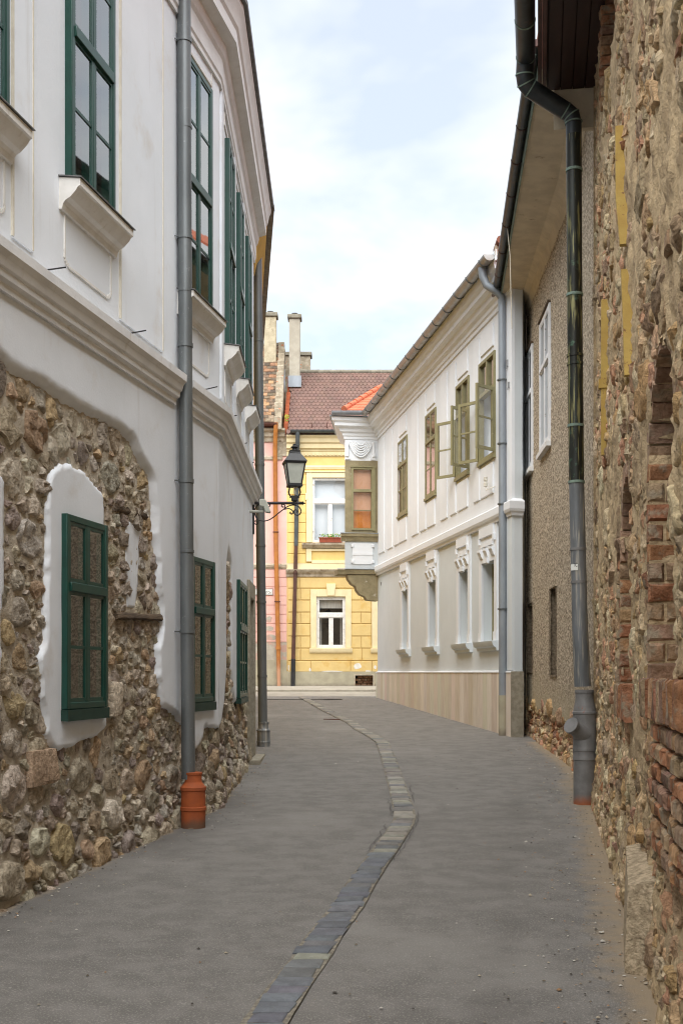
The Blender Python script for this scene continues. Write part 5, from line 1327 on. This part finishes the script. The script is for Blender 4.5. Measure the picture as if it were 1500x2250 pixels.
# rusticated blocks
cy = [1477, 1452, 1424.5, 1398, 1371, 1345.5, 1319, 1293, 1269]
for r, (y0, y1) in enumerate(zip(cy, cy[1:])):
    if y0 == 1477: xs = [632, 683, 770, 817, 900, 960]
    elif y0 == 1452: xs = [632, 660, 795, 900, 960]
    elif y0 == 1293: xs = [632, 658, 960]
    elif r % 2 == 1: xs = [632, 682, None, 771, 816, None, 905, 960]
    else: xs = [632, 660, 682, None, 771, 793, 816, None, 905, 960]
    for a, b in zip(xs, xs[1:]):
        if a is None or b is None: continue
        MB().chamfer(Y1, yx(a) + .009, yx(b) - .009, -.01, .028, yh(y0) + .012, yh(y1) - .012, .012).build('block', 'yellow_wall', yl)
for (x0, y0, x1, y1) in ((773, 1455, 797, 1473), (632, 1458, 637, 1476), (678, 1466, 684, 1477), (700, 1473, 760, 1477), (800, 1472, 816, 1477), (820, 1460, 828, 1472)):     # flaked paint
    n = 12; pts = []
    for i in range(n):
        t = 2 * pi * i / n; r = .75 + .35 * nz(x0 * .3 + cos(t) * 1.2, y0 * .2 + sin(t) * 1.2); pts.append(((yx(x0) + yx(x1)) / 2 + (yx(x1) - yx(x0)) / 2 * r * cos(t), (yh(y0) + yh(y1)) / 2 + (yh(y0) - yh(y1)) / 2 * r * sin(t)))
    MB().prism(Y1, pts, .0, .0305).build('flaked_patch', 'flaked_white', yl)
# ground-floor windows
for k, (a, b, c, d) in enumerate(GW):
    u0, u1, h0, h1 = yx(a), yx(b), yh(d), yh(c); s = 12.5 / S
    m = MB(); m.box(Y1, u0 - s, u0, -.01, .045, h0, h1 + .21); m.box(Y1, u1, u1 + s, -.01, .045, h0, h1 + .21); m.box(Y1, u0, u1, -.01, .043, h1, h1 + .21)
    sur = m.build('window_surround', 'cream_trim', yl, bevel=.01)
    MB().profile(Y1, u0 - s - .03, u1 + s + .03, [(-.01, h0 - .17), (.05, h0 - .15), (.08, h0 - .11), (.10, h0 - .03), (.10, h0 - .01), (-.01, h0)]).build('window_sill', 'cream_trim', sur)
    cx = (u0 + u1) / 2; MB().prism(Y1, [(cx - .105, h1 + .02), (cx + .105, h1 + .02), (cx + .14, h1 + .38), (cx - .14, h1 + .38)], .0, .08).build('keystone', 'cream_trim', sur, bevel=.012)
    window(yl, Y1, u0, u1, h0, h1, (1, 1), (2, 1), o=-.07, transom=yh(1352), tw=.12, fw=.07, mull=.09, paint='white_flaky', back='room_dark', pane='glass_thin', depth=.3)
    if k == 0:
        MB().box(Y1, u0 + .08, u1 - .08, -.17, -.16, yh(1336), yh(1317)).build('blind', 'curtain', sur)
        for x, w_ in ((u0 + .10, .05), (u1 - .16, .05)): MB().box(Y1, x, x + w_, -.26, -.25, h0 + .05, yh(1358)).build('curtain', 'curtain', sur)
# upper windows with sill, apron panel and flower box
for a, b, c, d in UWY:
    u0, u1, h0, h1 = yx(a), yx(b), yh(d), yh(c); s = 13 / S
    m = MB(); m.box(Y1, u0 - s, u0, -.01, .05, h0, h1 + .16); m.box(Y1, u1, u1 + s, -.01, .05, h0, h1 + .16); m.box(Y1, u0, u1, -.01, .048, h1, h1 + .16); m.box(Y1, u0 - s - .05, u1 + s + .05, -.01, .075, h1 + .16, h1 + .2)
    m.box(Y1, u0 - s - .03, u0 - s + .06, .0, .06, h0 + 1.25, h0 + 1.45)
    sur = m.build('window_surround', 'cream_trim', yl, bevel=.008)
    MB().profile(Y1, u0 - .30, u1 + .30, [(-.01, yh(1206)), (.08, yh(1204)), (.13, yh(1200)), (.17, yh(1198)), (.18, yh(1194)), (-.01, yh(1193))]).build('window_sill', 'dirty_trim', sur)
    m = MB(); m.box(Y1, u0 - .18, u0 - .02, -.01, .06, yh(1234), yh(1206)); m.box(Y1, u1 + .02, u1 + .18, -.01, .06, yh(1234), yh(1206)); m.box(Y1, u0 - .02, u1 + .02, -.01, .04, yh(1211), yh(1206)); m.box(Y1, u0 - .02, u1 + .02, -.01, .04, yh(1238), yh(1231))
    m.build('apron_panel', 'cream_trim', sur)
    window(yl, Y1, u0, u1, h0, h1, (1, 1), (2, 1), o=-.05, transom=yh(1102), tw=.12, fw=.05, mull=.08, paint='white_flaky', back='blind', pane='glass_thin', depth=.13)
yy = [1238, 1217, 1193, 1171, 1149, 1128, 1107, 1087, 1066, 1040]
for a, b in zip(yy, yy[1:]): MB().chamfer(Y1, yx(632), yx(672), -.01, .02, yh(a) + .008, yh(b) - .008, .008).build('block', 'yellow_pale', yl)
MB().box(Y1, 0, Y1.len, -.01, .03, yh(1251), yh(1238)).build('band', 'cream_trim', yl)
MB().profile(Y1, -.02, Y1.len, [(-.01, yh(1268)), (.04, yh(1267)), (.05, yh(1262)), (.10, yh(1259)), (.15, yh(1254)), (.16, yh(1252)), (-.01, yh(1250))]).build('string_course', 'dirty_trim', yl)
MB().profile(Y1, 0, Y1.len, [(-.01, yh(1032)), (.03, yh(1031)), (.05, yh(1026)), (-.01, yh(1022))]).build('molding', 'cream_trim', yl)
MB().profile(Y1, 0, Y1.len, [(-.01, yh(1003)), (.03, yh(1003)), (.03, yh(993)), (.05, yh(992)), (.06, yh(988)), (.12, yh(986)), (.13, yh(977)), (.18, yh(974)), (.20, yh(966)), (.26, yh(962)), (.26, yh(958)), (-.01, yh(956))]).build('cornice', 'cream_trim', yl)
dn = MB(); u = .1
while u < 5.5: dn.box(Y1, u, u + .055, .028, .07, yh(1001), yh(995)); u += .11
dn.build('dentils', 'cream_trim', yl, kind='stuff')
gut = MB().gutter([Y1.P(.12, .34, yh(950)), Y1.P(9, .34, yh(950))], .085).build('gutter', 'gutter_slate', yl)
# scalloped roof
rf = MB(); ey, rz, ry, eh = 34.72, yh(818) * 38 / 35, 38.0, yh(958); nr = 21; tw = .128
for r in range(nr, -1, -1):
    t0, t1 = r / nr, (r + 1.5) / nr; k = 0
    y0, z0 = ey + (ry - ey) * t0, eh + (rz - eh) * t0 + E; y1, z1 = ey + (ry - ey) * min(1, t1), eh + (rz - eh) * min(1, t1) + E
    x = -1.56 + (tw / 2 if r % 2 else 0)
    while x < 4.6:
        t = vary((1, 1, 1), rng, .12); w = tw / 2 - .003; dz = .028
        mid = (y0 + (y1 - y0) * .28, z0 + (z1 - z0) * .28)
        q = [(x - w, mid[0], mid[1] + dz * .8), (x - w * .6, y0 + (mid[0] - y0) * .3, z0 + (mid[1] - z0) * .3 + dz), (x, y0, z0 + dz), (x + w * .6, y0 + (mid[0] - y0) * .3, z0 + (mid[1] - z0) * .3 + dz), (x + w, mid[0], mid[1] + dz * .8), (x + w, y1, z1), (x - w, y1, z1)]
        lo = [(a, b - .004, c - .022) for a, b, c in q[:5]]
        rf.add(q + lo, [(0, 1, 2, 3, 4, 5, 6), (7, 8, 1, 0), (8, 9, 2, 1), (9, 10, 3, 2), (10, 11, 4, 3)], t); x += tw
roof = MB().add([(-1.62, ey, eh + E - .02), (9, ey, eh + E - .02), (9, ry, rz + E - .02), (-1.62, ry, rz + E - .02), (-1.62, 41.2, eh + E), (9, 41.2, eh + E)], [(0, 1, 2, 3), (3, 2, 5, 4)], (.4, .4, .4)).build('roof', 'roof_brown', yl, 'brown roof of scalloped tiles')
rf.build('roof_tiles', 'roof_brown', roof, kind='stuff', smooth=False)
x = -1.55
while x < 4.6:
    MB().tube([(x, ry, rz + E + .0), (x + .44, ry, rz + E + .015)], [.085, .075], 10).build('ridge_tile', 'cap_stone', roof); x += .40
for x in (-.88, -.43): MB().tube([(x, ey + .28, eh + .24 + E), (x, ey + .2, eh + .36 + E), (x, ey + .30, eh + .42 + E)], .012, 6).build('snow_hook', 'gutter_rust', roof)
k = 0
while k < 17:                                       # brick verge along the left edge of the roof
    t = k / 17; y0, z0 = ey + .25 + (ry - ey - .5) * t, eh + .22 + (rz - eh - .45) * t + E
    if k not in (11, 12): MB().wbox(-1.70, -1.585, y0, y0 + .17, z0 - .18, z0 + .17).build('verge_brick', 'brick_red', roof, bevel=.008)
    k += 1
# chimneys on the yellow roof
def chimney(parent, x0, x1, y0, y1, z0, z1, matl, capm='cap_stone', cap=.13, name='chimney'):
    c = MB().wbox(x0, x1, y0, y1, z0 + E, z1 - cap + E).build(name, matl, parent, bevel=.015)
    MB().wbox(x0 - .05, x1 + .05, y0 - .05, y1 + .05, z1 - cap + E + .001, z1 + E).build('chimney_cap', capm, c, bevel=.02)
    MB().lathe(((x0 + x1) / 2, (y0 + y1) / 2, z1 + E), [(.05, 0), (.05, .05), (.10, .06), (.10, .08), (.02, .10)], 12).build('chimney_pot', 'lead_flashing', c); return c
c2 = chimney(yl, -1.64, -1.30, 37.1, 37.5, 8.9, 11.24, 'chimney_grey')
MB().wbox(-1.67, -1.26, 37.04, 37.6, 8.95 + E, 9.30 + E).build('chimney_flashing', 'zinc_light', c2)
chimney(yl, -1.86, -1.02, 38.8, 39.2, 8.8, 10.52, 'firewall')
# pipe of the yellow house: dark head, maroon run, black foot
a = gp(655, 1510)
pth = [(-1.28, 34.66, yh(951) + E), (-1.28, 34.66, yh(966) + E), (-1.29, 34.8, yh(985) + E), (-1.30, 34.9, yh(1000) + E), (-1.34, 34.9, yh(1200) + E)]
p = downpipe(yl, pth, .062, 'gutter_slate', (yh(980) + E,), 1.1, .03, label='slim downpipe turning from slate to maroon behind the street lamp')
MB().tube([(-1.34, 34.9, yh(1199) + E), (-1.42, 34.9, yh(1450) + E)], .057, 14).build('maroon_length', 'pipe_maroon', p); MB().tube([(-1.42, 34.9, yh(1448) + E), (-1.43, 34.9, yh(1511) + E)], .066, 14).build('pipe_foot', 'pipe_black', p)
for y in (1398, 1260): MB().lathe((-1.40 if y > 1300 else -1.36, 34.9, yh(y) + E), [(.05, -.015), (.072, -.015), (.072, .015), (.05, .015)], 14).build('pipe_clamp', 'pipe_maroon', p)
# flower box
fb = thing('flower_box', 'terracotta coloured flower box with bright green plants on the upper sill', 'flower box', Y1.P(yx(726), .1, yh(1194)))
a, b = yx(701), yx(752); V = MB(); P = Y1.P
V.hexa([P(a + .02, .0, yh(1193)), P(b - .02, .0, yh(1193)), P(b - .02, .15, yh(1193)), P(a + .02, .15, yh(1193)), P(a, -.02, yh(1183)), P(b, -.02, yh(1183)), P(b, .17, yh(1183)), P(a, .17, yh(1183))]); V.build('box', 'terracotta', fb)
MB().box(Y1, a - .01, b + .01, .16, .18, yh(1184.5), yh(1182)).build('rim', 'terracotta', fb)
lf = MB()
for k in range(170):
    u = rng.uniform(a, b); o = rng.uniform(-.02, .2); h = yh(1183) + rng.uniform(0, .12) * (1 + .5 * nz(u * 6, 1)); s = rng.uniform(.02, .045); n = Vector((rng.uniform(-1, 1), rng.uniform(-1, .2), rng.uniform(.2, 1))).normalized()
    t1 = n.orthogonal().normalized(); t2 = n.cross(t1); c = Vector(P(u, o, h))
    col = (rng.choice([(1, 1, 1), (1.6, 1.3, .8), (.7, .8, .7), (1.3, 1.2, 1)]) if rng.random() < .9 else (6, 2.2, 9))
    lf.add([tuple(c - t1 * s), tuple(c - t2 * s * .6), tuple(c + t1 * s), tuple(c + t2 * s * .6)], [(0, 1, 2, 3)], col)
lf.build('leaves', 'leaf_green', fb)

# ------------------------------------------------------------------ pink house
pk = thing('pink_house', 'pale pink house with peeling base and old mossy tile roof left of the yellow house', 'house', (-4, 35, ground_z(35)))
px_ = lambda x: (x - CXP) / S + 9
wall_holes(P1, 0, P1.len, yh(1412), yh(950), [], 0).build('wall', 'pink_wall', pk)
MB().box(P1, 0, P1.len, -.05, .03, -.62, yh(1450)).build('plinth', 'grey_plinth', pk)
MB().box(P1, 0, P1.len, -.05, .012, yh(1450), yh(1411)).build('bare_render', 'pink_bare', pk)
cy = [1411, 1389, 1370, 1350, 1330, 1310, 1290, 1269, 1251]
for r, (a, b) in enumerate(zip(cy, cy[1:])):
    x = px_(500) + (.3 if r % 2 else 0)
    MB().chamfer(P1, px_(500), P1.len - .012, -.01, .024, yh(a) + .008, yh(b) - .008, .008).build('block_course', 'pink_wall' if r > 2 else 'pink_wall', pk)
for (x0, y0, x1, y1) in ((578, 1393, 612, 1408), (580, 1374, 604, 1388), (582, 1353, 600, 1368)):
    n = 14; pts = []
    for i in range(n):
        t = 2 * pi * i / n; r = .8 + .35 * nz(x0 * .3 + cos(t) * 1.2, y0 * .2 + sin(t) * 1.2); pts.append(((px_(x0) + px_(x1)) / 2 + (px_(x1) - px_(x0)) / 2 * r * cos(t), (yh(y0) + yh(y1)) / 2 + (yh(y0) - yh(y1)) / 2 * r * sin(t)))
    MB().prism(P1, pts, .0, .027).build('flaked_patch', 'pink_bare', pk)
MB().profile(P1, 0, P1.len, [(-.01, yh(1251)), (.03, yh(1250)), (.06, yh(1246)), (.07, yh(1241)), (-.01, yh(1238))]).build('string_course', 'dirty_trim', pk)
MB().profile(P1, 0, P1.len - .12, [(-.01, yh(1010)), (.04, yh(1010)), (.05, yh(1004)), (-.01, yh(1002))]).build('molding', 'dirty_trim', pk)
MB().profile(P1, 0, P1.len - .05, [(-.01, yh(972)), (.05, yh(971)), (.08, yh(964)), (.14, yh(960)), (.15, yh(952)), (.24, yh(949)), (.25, yh(944)), (-.01, yh(942))]).build('cornice', 'dirty_trim', pk)
MB().box(P1, P1.len - .30, P1.len - .004, -.02, .04, yh(1002), yh(960)).build('end_pier', 'firewall', pk)
MB().gutter([P1.P(0, .34, yh(935)), P1.P(P1.len - .27, .34, yh(935))], .085).build('gutter', 'gutter_rust', pk)
MB().box(P1, 0, P1.len - .3, .2, .27, yh(943), yh(939)).build('eaves_board', 'gutter_rust', pk)
p = downpipe(pk, [(-1.92, 34.66, yh(934) + E), (-1.92, 34.66, yh(945) + E), (-1.93, 34.72, yh(955) + E), (-1.955, 34.88, yh(985) + E), (-1.93, 34.9, yh(1200) + E), (-1.86, 34.9, yh(1425) + E)], .066, 'pipe_orange', (yh(1170) + E, yh(1322) + E), 1.35, .022, 'gutter_rust', label='orange painted downpipe between pink and yellow house')
MB().tube([(-1.86, 34.9, yh(1424) + E), (-1.84, 34.9, yh(1512) + E)], [.062, .055], 14).build('pipe_foot', 'pipe_orange', p)
MB().lathe((-1.86, 34.9, yh(1424) + E), [(.06, -.05), (.078, -.045), (.075, .03), (.06, .035)], 14).build('pipe_clamp', 'pipe_orange', p)
# old tile roof, fire wall and chimney
rf = MB(); ey, eh, ry, rz = 34.7, yh(934), 38.2, 10.6; nr = 26; tw = .17
OLD = [(.24, .13, .075), (.17, .115, .075), (.13, .095, .065), (.31, .18, .10), (.10, .075, .053), (.24, .18, .125), (.19, .135, .09), (.28, .15, .085)]
for r in range(nr):
    t0, t1 = r / nr, (r + 1.3) / nr; x = -4.2 + (tw / 2 if r % 2 else 0)
    while x < -1.93:
        y0, z0 = ey + (ry - ey) * t0, eh + (rz - eh) * t0 + E; y1, z1 = ey + (ry - ey) * t1, eh + (rz - eh) * t1 + E; d = rng.uniform(-.012, .012); w = tw / 2 - .004; g = rng.uniform(-.02, .02)
        rf.hexa([(x - w, y0, z0 + .02 + d), (x + w, y0, z0 + .02 + d + g * .4), (x + w, y1, z1), (x - w, y1, z1), (x - w, y0 - .0, z0 + .055 + d), (x + w, y0, z0 + .055 + d + g * .4), (x + w, y1, z1 + .03), (x - w, y1, z1 + .03)], vary(rng.choice(OLD), rng, .2)); x += tw
rp = MB().add([(-9, ey, eh + E), (-1.9, ey, eh + E), (-1.9, ry, rz + E), (-9, ry, rz + E), (-9, 42, eh + E), (-1.9, 42, eh + E)], [(0, 1, 2, 3), (3, 2, 5, 4)], (.3, .2, .14)).build('roof', 'roof_old', pk, 'weathered old tile roof')
rf.build('roof_tiles', 'roof_old', rp, kind='stuff', smooth=False)
for k in range(13):
    t = k / 13; y0 = ey + (ry - ey) * t; z0 = eh + (rz - eh) * t + E
    MB().wbox(-1.98 + rng.uniform(-.02, .02) - .05 * t, -1.74 + rng.uniform(-.02, .02) - .08 * t, y0 - .05, y0 + .26, z0 - .2, z0 + .22 + rng.uniform(-.03, .04)).build('fire_wall_stone', 'firewall', rp, bevel=.02)
chimney(pk, -2.44, -2.06, 37.3, 37.7, 9.3, 11.36, 'chimney_render')
wd = MB()
for k in range(40):
    c = Vector((-1.60 + rng.uniform(-.05, .06), 34.72 + rng.uniform(-.05, .05), eh + .12 + E + rng.uniform(-.06, .14))); n = Vector((rng.uniform(-1, 1), rng.uniform(-1, 0), rng.uniform(0, 1))).normalized(); t1 = n.orthogonal().normalized(); t2 = n.cross(t1); s = .035
    wd.add([tuple(c - t1 * s), tuple(c - t2 * s * .5), tuple(c + t1 * s), tuple(c + t2 * s * .5)], [(0, 1, 2, 3)], rng.choice([(2.2, 1.5, .6), (1.2, 1.0, .8), (3.2, 1.6, .5)]))
tag(wd.build('roof_weed', 'leaf_green'), 'small yellowing weed growing in the gap between the two roofs', 'plant')
# street name plate
sg = thing('street_sign', 'white enamel street name plate on the pink wall, partly hidden by a pipe', 'sign', P1.P(px_(580), .03, yh(1301)))
a, b = px_(556), px_(598)
MB().prism(P1, [(a, yh(1306.5)), (b - .012, yh(1306.5)), (b + .012, yh(1307)), (b, yh(1304)), (b, yh(1298)), (b + .012, yh(1294.5)), (b - .012, yh(1295)), (a, yh(1295))], .026, .04).build('plate', 'sign_white', sg)
MB().prism(P1, [(a - .012, yh(1307.5)), (b + .025, yh(1308)), (b + .014, yh(1304)), (b + .014, yh(1298)), (b + .025, yh(1293.5)), (a - .012, yh(1294))], .024, .033).build('plate_rim', 'sign_ink', sg)
text_mesh('AI UTCA', .115, 'lettering', 'sign_ink', sg, Vector((P1.P(b - .03, .0425, 0)[0], 35 - .0425, yh(1304.6) + E)), (radians(90), 0, 0), (.62, .88))
text_mesh('.......', .05, 'small_lettering', 'sign_ink', sg, Vector((P1.P(b - .09, .0425, 0)[0], 35 - .0425, yh(1298.2) + E)), (radians(90), 0, 0), (.9, .9))

# ------------------------------------------------------------------ street lamp on its wall bracket
LY, LS = 15.45, FPX / 15.45
lx = lambda x: (540 + x / 8.0375 - CXP) / LS
lh = lambda y: (HOR - (920 + y / 8.0375)) / LS + E
def lp(x, y, dy=0): return (lx(x), LY + dy, lh(y))
lamp = thing('street_lamp', 'black iron lantern on a scrolled wall bracket above the lane', 'street lamp', (-1.13, LY, lh(1480)))
MB().tube([(-1.17, LY, lh(1490)), lp(955, 1490)], .019, 12).build('bracket_bar', 'iron_rod', lamp)
MB().tube([lp(955, 1492), lp(968, 1492), lp(975, 1492), lp(985, 1492), lp(995, 1492), lp(1005, 1492), lp(1015, 1492), lp(1050, 1492)], [.019, .027, .016, .014, .025, .03, .014, .006], 12).build('bar_finial', 'iron_black', lamp)
MB().wbox(-1.165, -1.135, LY - .025, LY + .025, lh(2040), lh(1300)).build('wall_plate', 'iron_black', lamp)
def spline(pts, n=8):
    P_ = [Vector(p) for p in pts]; out = []
    for i in range(len(P_) - 1):
        p0, p1, p2, p3 = P_[max(i - 1, 0)], P_[i], P_[i + 1], P_[min(i + 2, len(P_) - 1)]
        for k in range(n):
            t = k / n; out.append(.5 * ((2 * p1) + (p2 - p0) * t + (2 * p0 - 5 * p1 + 4 * p2 - p3) * t * t + (-p0 + 3 * p1 - 3 * p2 + p3) * t ** 3))
    out.append(P_[-1]); return [tuple(p) for p in out]
for pts in ([(165, 1700), (200, 1770), (300, 1805), (400, 1790), (500, 1730), (600, 1650), (680, 1590), (750, 1545), (840, 1525), (930, 1550), (975, 1620), (960, 1680), (910, 1705), (860, 1680), (850, 1630), (885, 1605), (915, 1632), (890, 1655)],
            [(670, 1602), (760, 1588), (820, 1620), (835, 1660), (810, 1685), (780, 1665), (797, 1643)], [(680, 1592), (690, 1535), (650, 1510), (630, 1545), (655, 1562), (663, 1545)],
            [(165, 1700), (205, 1750), (222, 1820), (195, 1865), (155, 1850), (150, 1815), (185, 1805), (190, 1832)], [(165, 1700), (160, 1610), (190, 1545), (250, 1510)], [(395, 1498), (430, 1525), (410, 1555), (395, 1545)]):
    MB().tube(spline([lp(*q) for q in pts], 6), .0075, 8).build('scroll', 'iron_black', lamp)
# lantern head, turned a little
LC = Vector((lx(860), LY, 0)); ca, sa = cos(radians(10)), sin(radians(10))
def lq(x, y, z): return (LC.x + x * ca - y * sa, LC.y + x * sa + y * ca, z)
def ring(w, z): return [lq(-w, -w, z), lq(w, -w, z), lq(w, w, z), lq(-w, w, z)]
def frust(levels, name, matl, par):
    v = []; 
    for w, z in levels: v += ring(w, z)
    n = len(levels); f = [(k * 4 + i, k * 4 + (i + 1) % 4, k * 4 + 4 + (i + 1) % 4, k * 4 + 4 + i) for k in range(n - 1) for i in range(4)] + [(3, 2, 1, 0), tuple((n - 1) * 4 + i for i in range(4))]
    return MB().add(v, f).build(name, matl, par, smooth=False)
zt, zb = lh(785), lh(1170); wt, wb_ = .125, .080
frust([(wt + .014, zt - .012), (wt + .022, zt + .012), (wt + .018, zt + .022), (.072, lh(625)), (.074, lh(615)), (.066, lh(600)), (.068, lh(570)), (.03, lh(560))], 'lantern_roof', 'iron_black', lamp)
MB().lathe((LC.x, LC.y, 0), [(.035, lh(565)), (.034, lh(540)), (.028, lh(530)), (.052, lh(507)), (.052, lh(500)), (.03, lh(485)), (.022, lh(470)), (.024, lh(455)), (.012, lh(445))], 16).build('lantern_finial', 'iron_black', lamp)
fr = MB(); t = .011
for sx, sy in ((-1, -1), (1, -1), (1, 1), (-1, 1)): fr.tube([lq(sx * wt, sy * wt, zt), lq(sx * wb_, sy * wb_, zb)], t, 6)
for w, z in ((wt, zt - .006), (wb_, zb)):
    q = ring(w, z)
    for i in range(4): fr.tube([q[i], q[(i + 1) % 4]], t if z > zb else .016, 6)
frame = fr.build('lantern_frame', 'iron_black', lamp)
for (x0, y0), (x1, y1) in (((-1, -1), (1, -1)), ((1, -1), (1, 1)), ((1, 1), (-1, 1)), ((-1, 1), (-1, -1))):
    MB().add([lq(x0 * wb_, y0 * wb_, zb), lq(x1 * wb_, y1 * wb_, zb), lq(x1 * wt, y1 * wt, zt), lq(x0 * wt, y0 * wt, zt)], [(0, 1, 2, 3)]).build('pane', 'lamp_glass', frame, smooth=False)
frust([(wb_ - .01, zb - .03), (wb_ + .016, zb - .022), (wb_ + .016, zb - .004), (wb_, zb)], 'lantern_base', 'iron_black', lamp)
MB().lathe((lx(870), LY, lh(1290)), [(.016, -.03), (.016, .05), (.03, .055), (.028, .12), (.01, .15)], 12).build('bulb', 'porcelain', lamp)
for s_ in (-1, 1): MB().tube(spline([(LC.x + s_ * .062, LY, zb - .02), (LC.x + s_ * .07, LY, zb - .07), (LC.x + s_ * .075, LY, zb - .10), (LC.x + s_ * .055, LY, zb - .145), (LC.x + s_ * .03, LY, lh(1365))]), .010, 8).build('lantern_arm', 'iron_black', lamp)
MB().wbox(LC.x - .042, LC.x + .042, LY - .042, LY + .042, lh(1450), lh(1360)).build('lantern_socket', 'iron_black', lamp)
MB().tube([(LC.x - .065, LY, lh(1392)), (LC.x + .065, LY, lh(1392))], .006, 6).build('socket_bolt', 'iron_black', lamp)
MB().tube([(LC.x, LY, lh(1455)), (LC.x, LY, lh(1510))], .026, 10).build('socket_neck', 'iron_black', lamp)
# floodlight
FY, FS = 14.9, FPX / 14.9
fx = lambda x: (540 + x / 8.0375 - CXP) / FS
fh = lambda y: (HOR - (920 + y / 8.0375)) / FS + E
fl = thing('floodlight', 'small pale grey floodlight on a short arm below the street lamp', 'floodlight', (-1.14, FY, fh(1640)))
MB().tube([(-1.17, FY, fh(1638)), (fx(310), FY, fh(1638))], .017, 12).build('arm', 'flood_grey', fl)
MB().tube([(fx(270), FY + .03, fh(1638)), (fx(300), FY + .03, fh(1600)), (fx(310), FY + .02, fh(1560))], .012, 8).build('yoke', 'flood_grey', fl)
v = []
for dy in (-.055, .06):
    for (x, y) in ((235, 1450), (250, 1435), (340, 1425), (372, 1460), (440, 1640), (430, 1665), (345, 1655), (318, 1560), (245, 1545)): v.append((fx(x), FY + dy, fh(y)))
n = 9; MB().add(v, [tuple(range(n)), tuple(range(n, 2 * n))[::-1]] + [(i, n + i, n + (i + 1) % n, (i + 1) % n) for i in range(n)]).build('housing', 'flood_grey', fl, bevel=.008)
MB().add([(fx(378), FY - .05, fh(1465)), (fx(446), FY - .05, fh(1640)), (fx(446), FY + .055, fh(1640)), (fx(378), FY + .055, fh(1465))], [(0, 1, 2, 3)]).build('lens', 'lamp_glass', fl)
# twig caught on the eaves
tw_ = MB(); rng = random.Random(9)
b0 = Vector((-.93, 15.6, 6.17 + E))
for k in range(7):
    p1 = b0 + Vector((rng.uniform(.0, .06), 0, rng.uniform(-.05, .05))); p2 = p1 + Vector((rng.uniform(-.01, .05), rng.uniform(-.02, .02), rng.uniform(-.13, .13))); tw_.tube([tuple(b0), tuple(p1), tuple(p2)], .0035, 5)
tag(tw_.build('dry_twigs', 'twig'), 'few dry twigs sticking out of the eaves of the white plastered house', 'twigs')
# litter and grit along the foot of the walls
gr = MB(); rng = random.Random(17)
for k in range(1700):
    y = rng.uniform(4.2, 17); e = abs(rng.gauss(0, .22))
    if rng.random() < .62: x = XR(y) - .06 - e * 1.3
    else: x = XL(y) + .04 + e * .7
    if rng.random() < .12: x = rng.uniform(XL(y) + .2, XR(y) - .2)
    s = rng.uniform(.003, .011) * (1.6 if rng.random() < .06 else 1); z = ground_z(y) + .006; c = rng.choice([(.42, .36, .27), (.30, .25, .18), (.55, .52, .46), (.18, .15, .11), (.36, .22, .12), (.07, .06, .05)])
    a = rng.uniform(0, 6.28); pts = []
    for i in range(5):
        t = a + 2 * pi * i / 5; pts.append((x + s * cos(t) * rng.uniform(.6, 1.2), y + s * sin(t) * rng.uniform(.6, 1.2), z))
    gr.add(pts + [(x, y, z + s * rng.uniform(.2, .8))], [(i, (i + 1) % 5, 5) for i in range(5)], c)
o = gr.build('grit', 'grit', smooth=False, kind='stuff'); tag(o, 'scattered grit and crumbled mortar along the foot of the walls', 'grit')
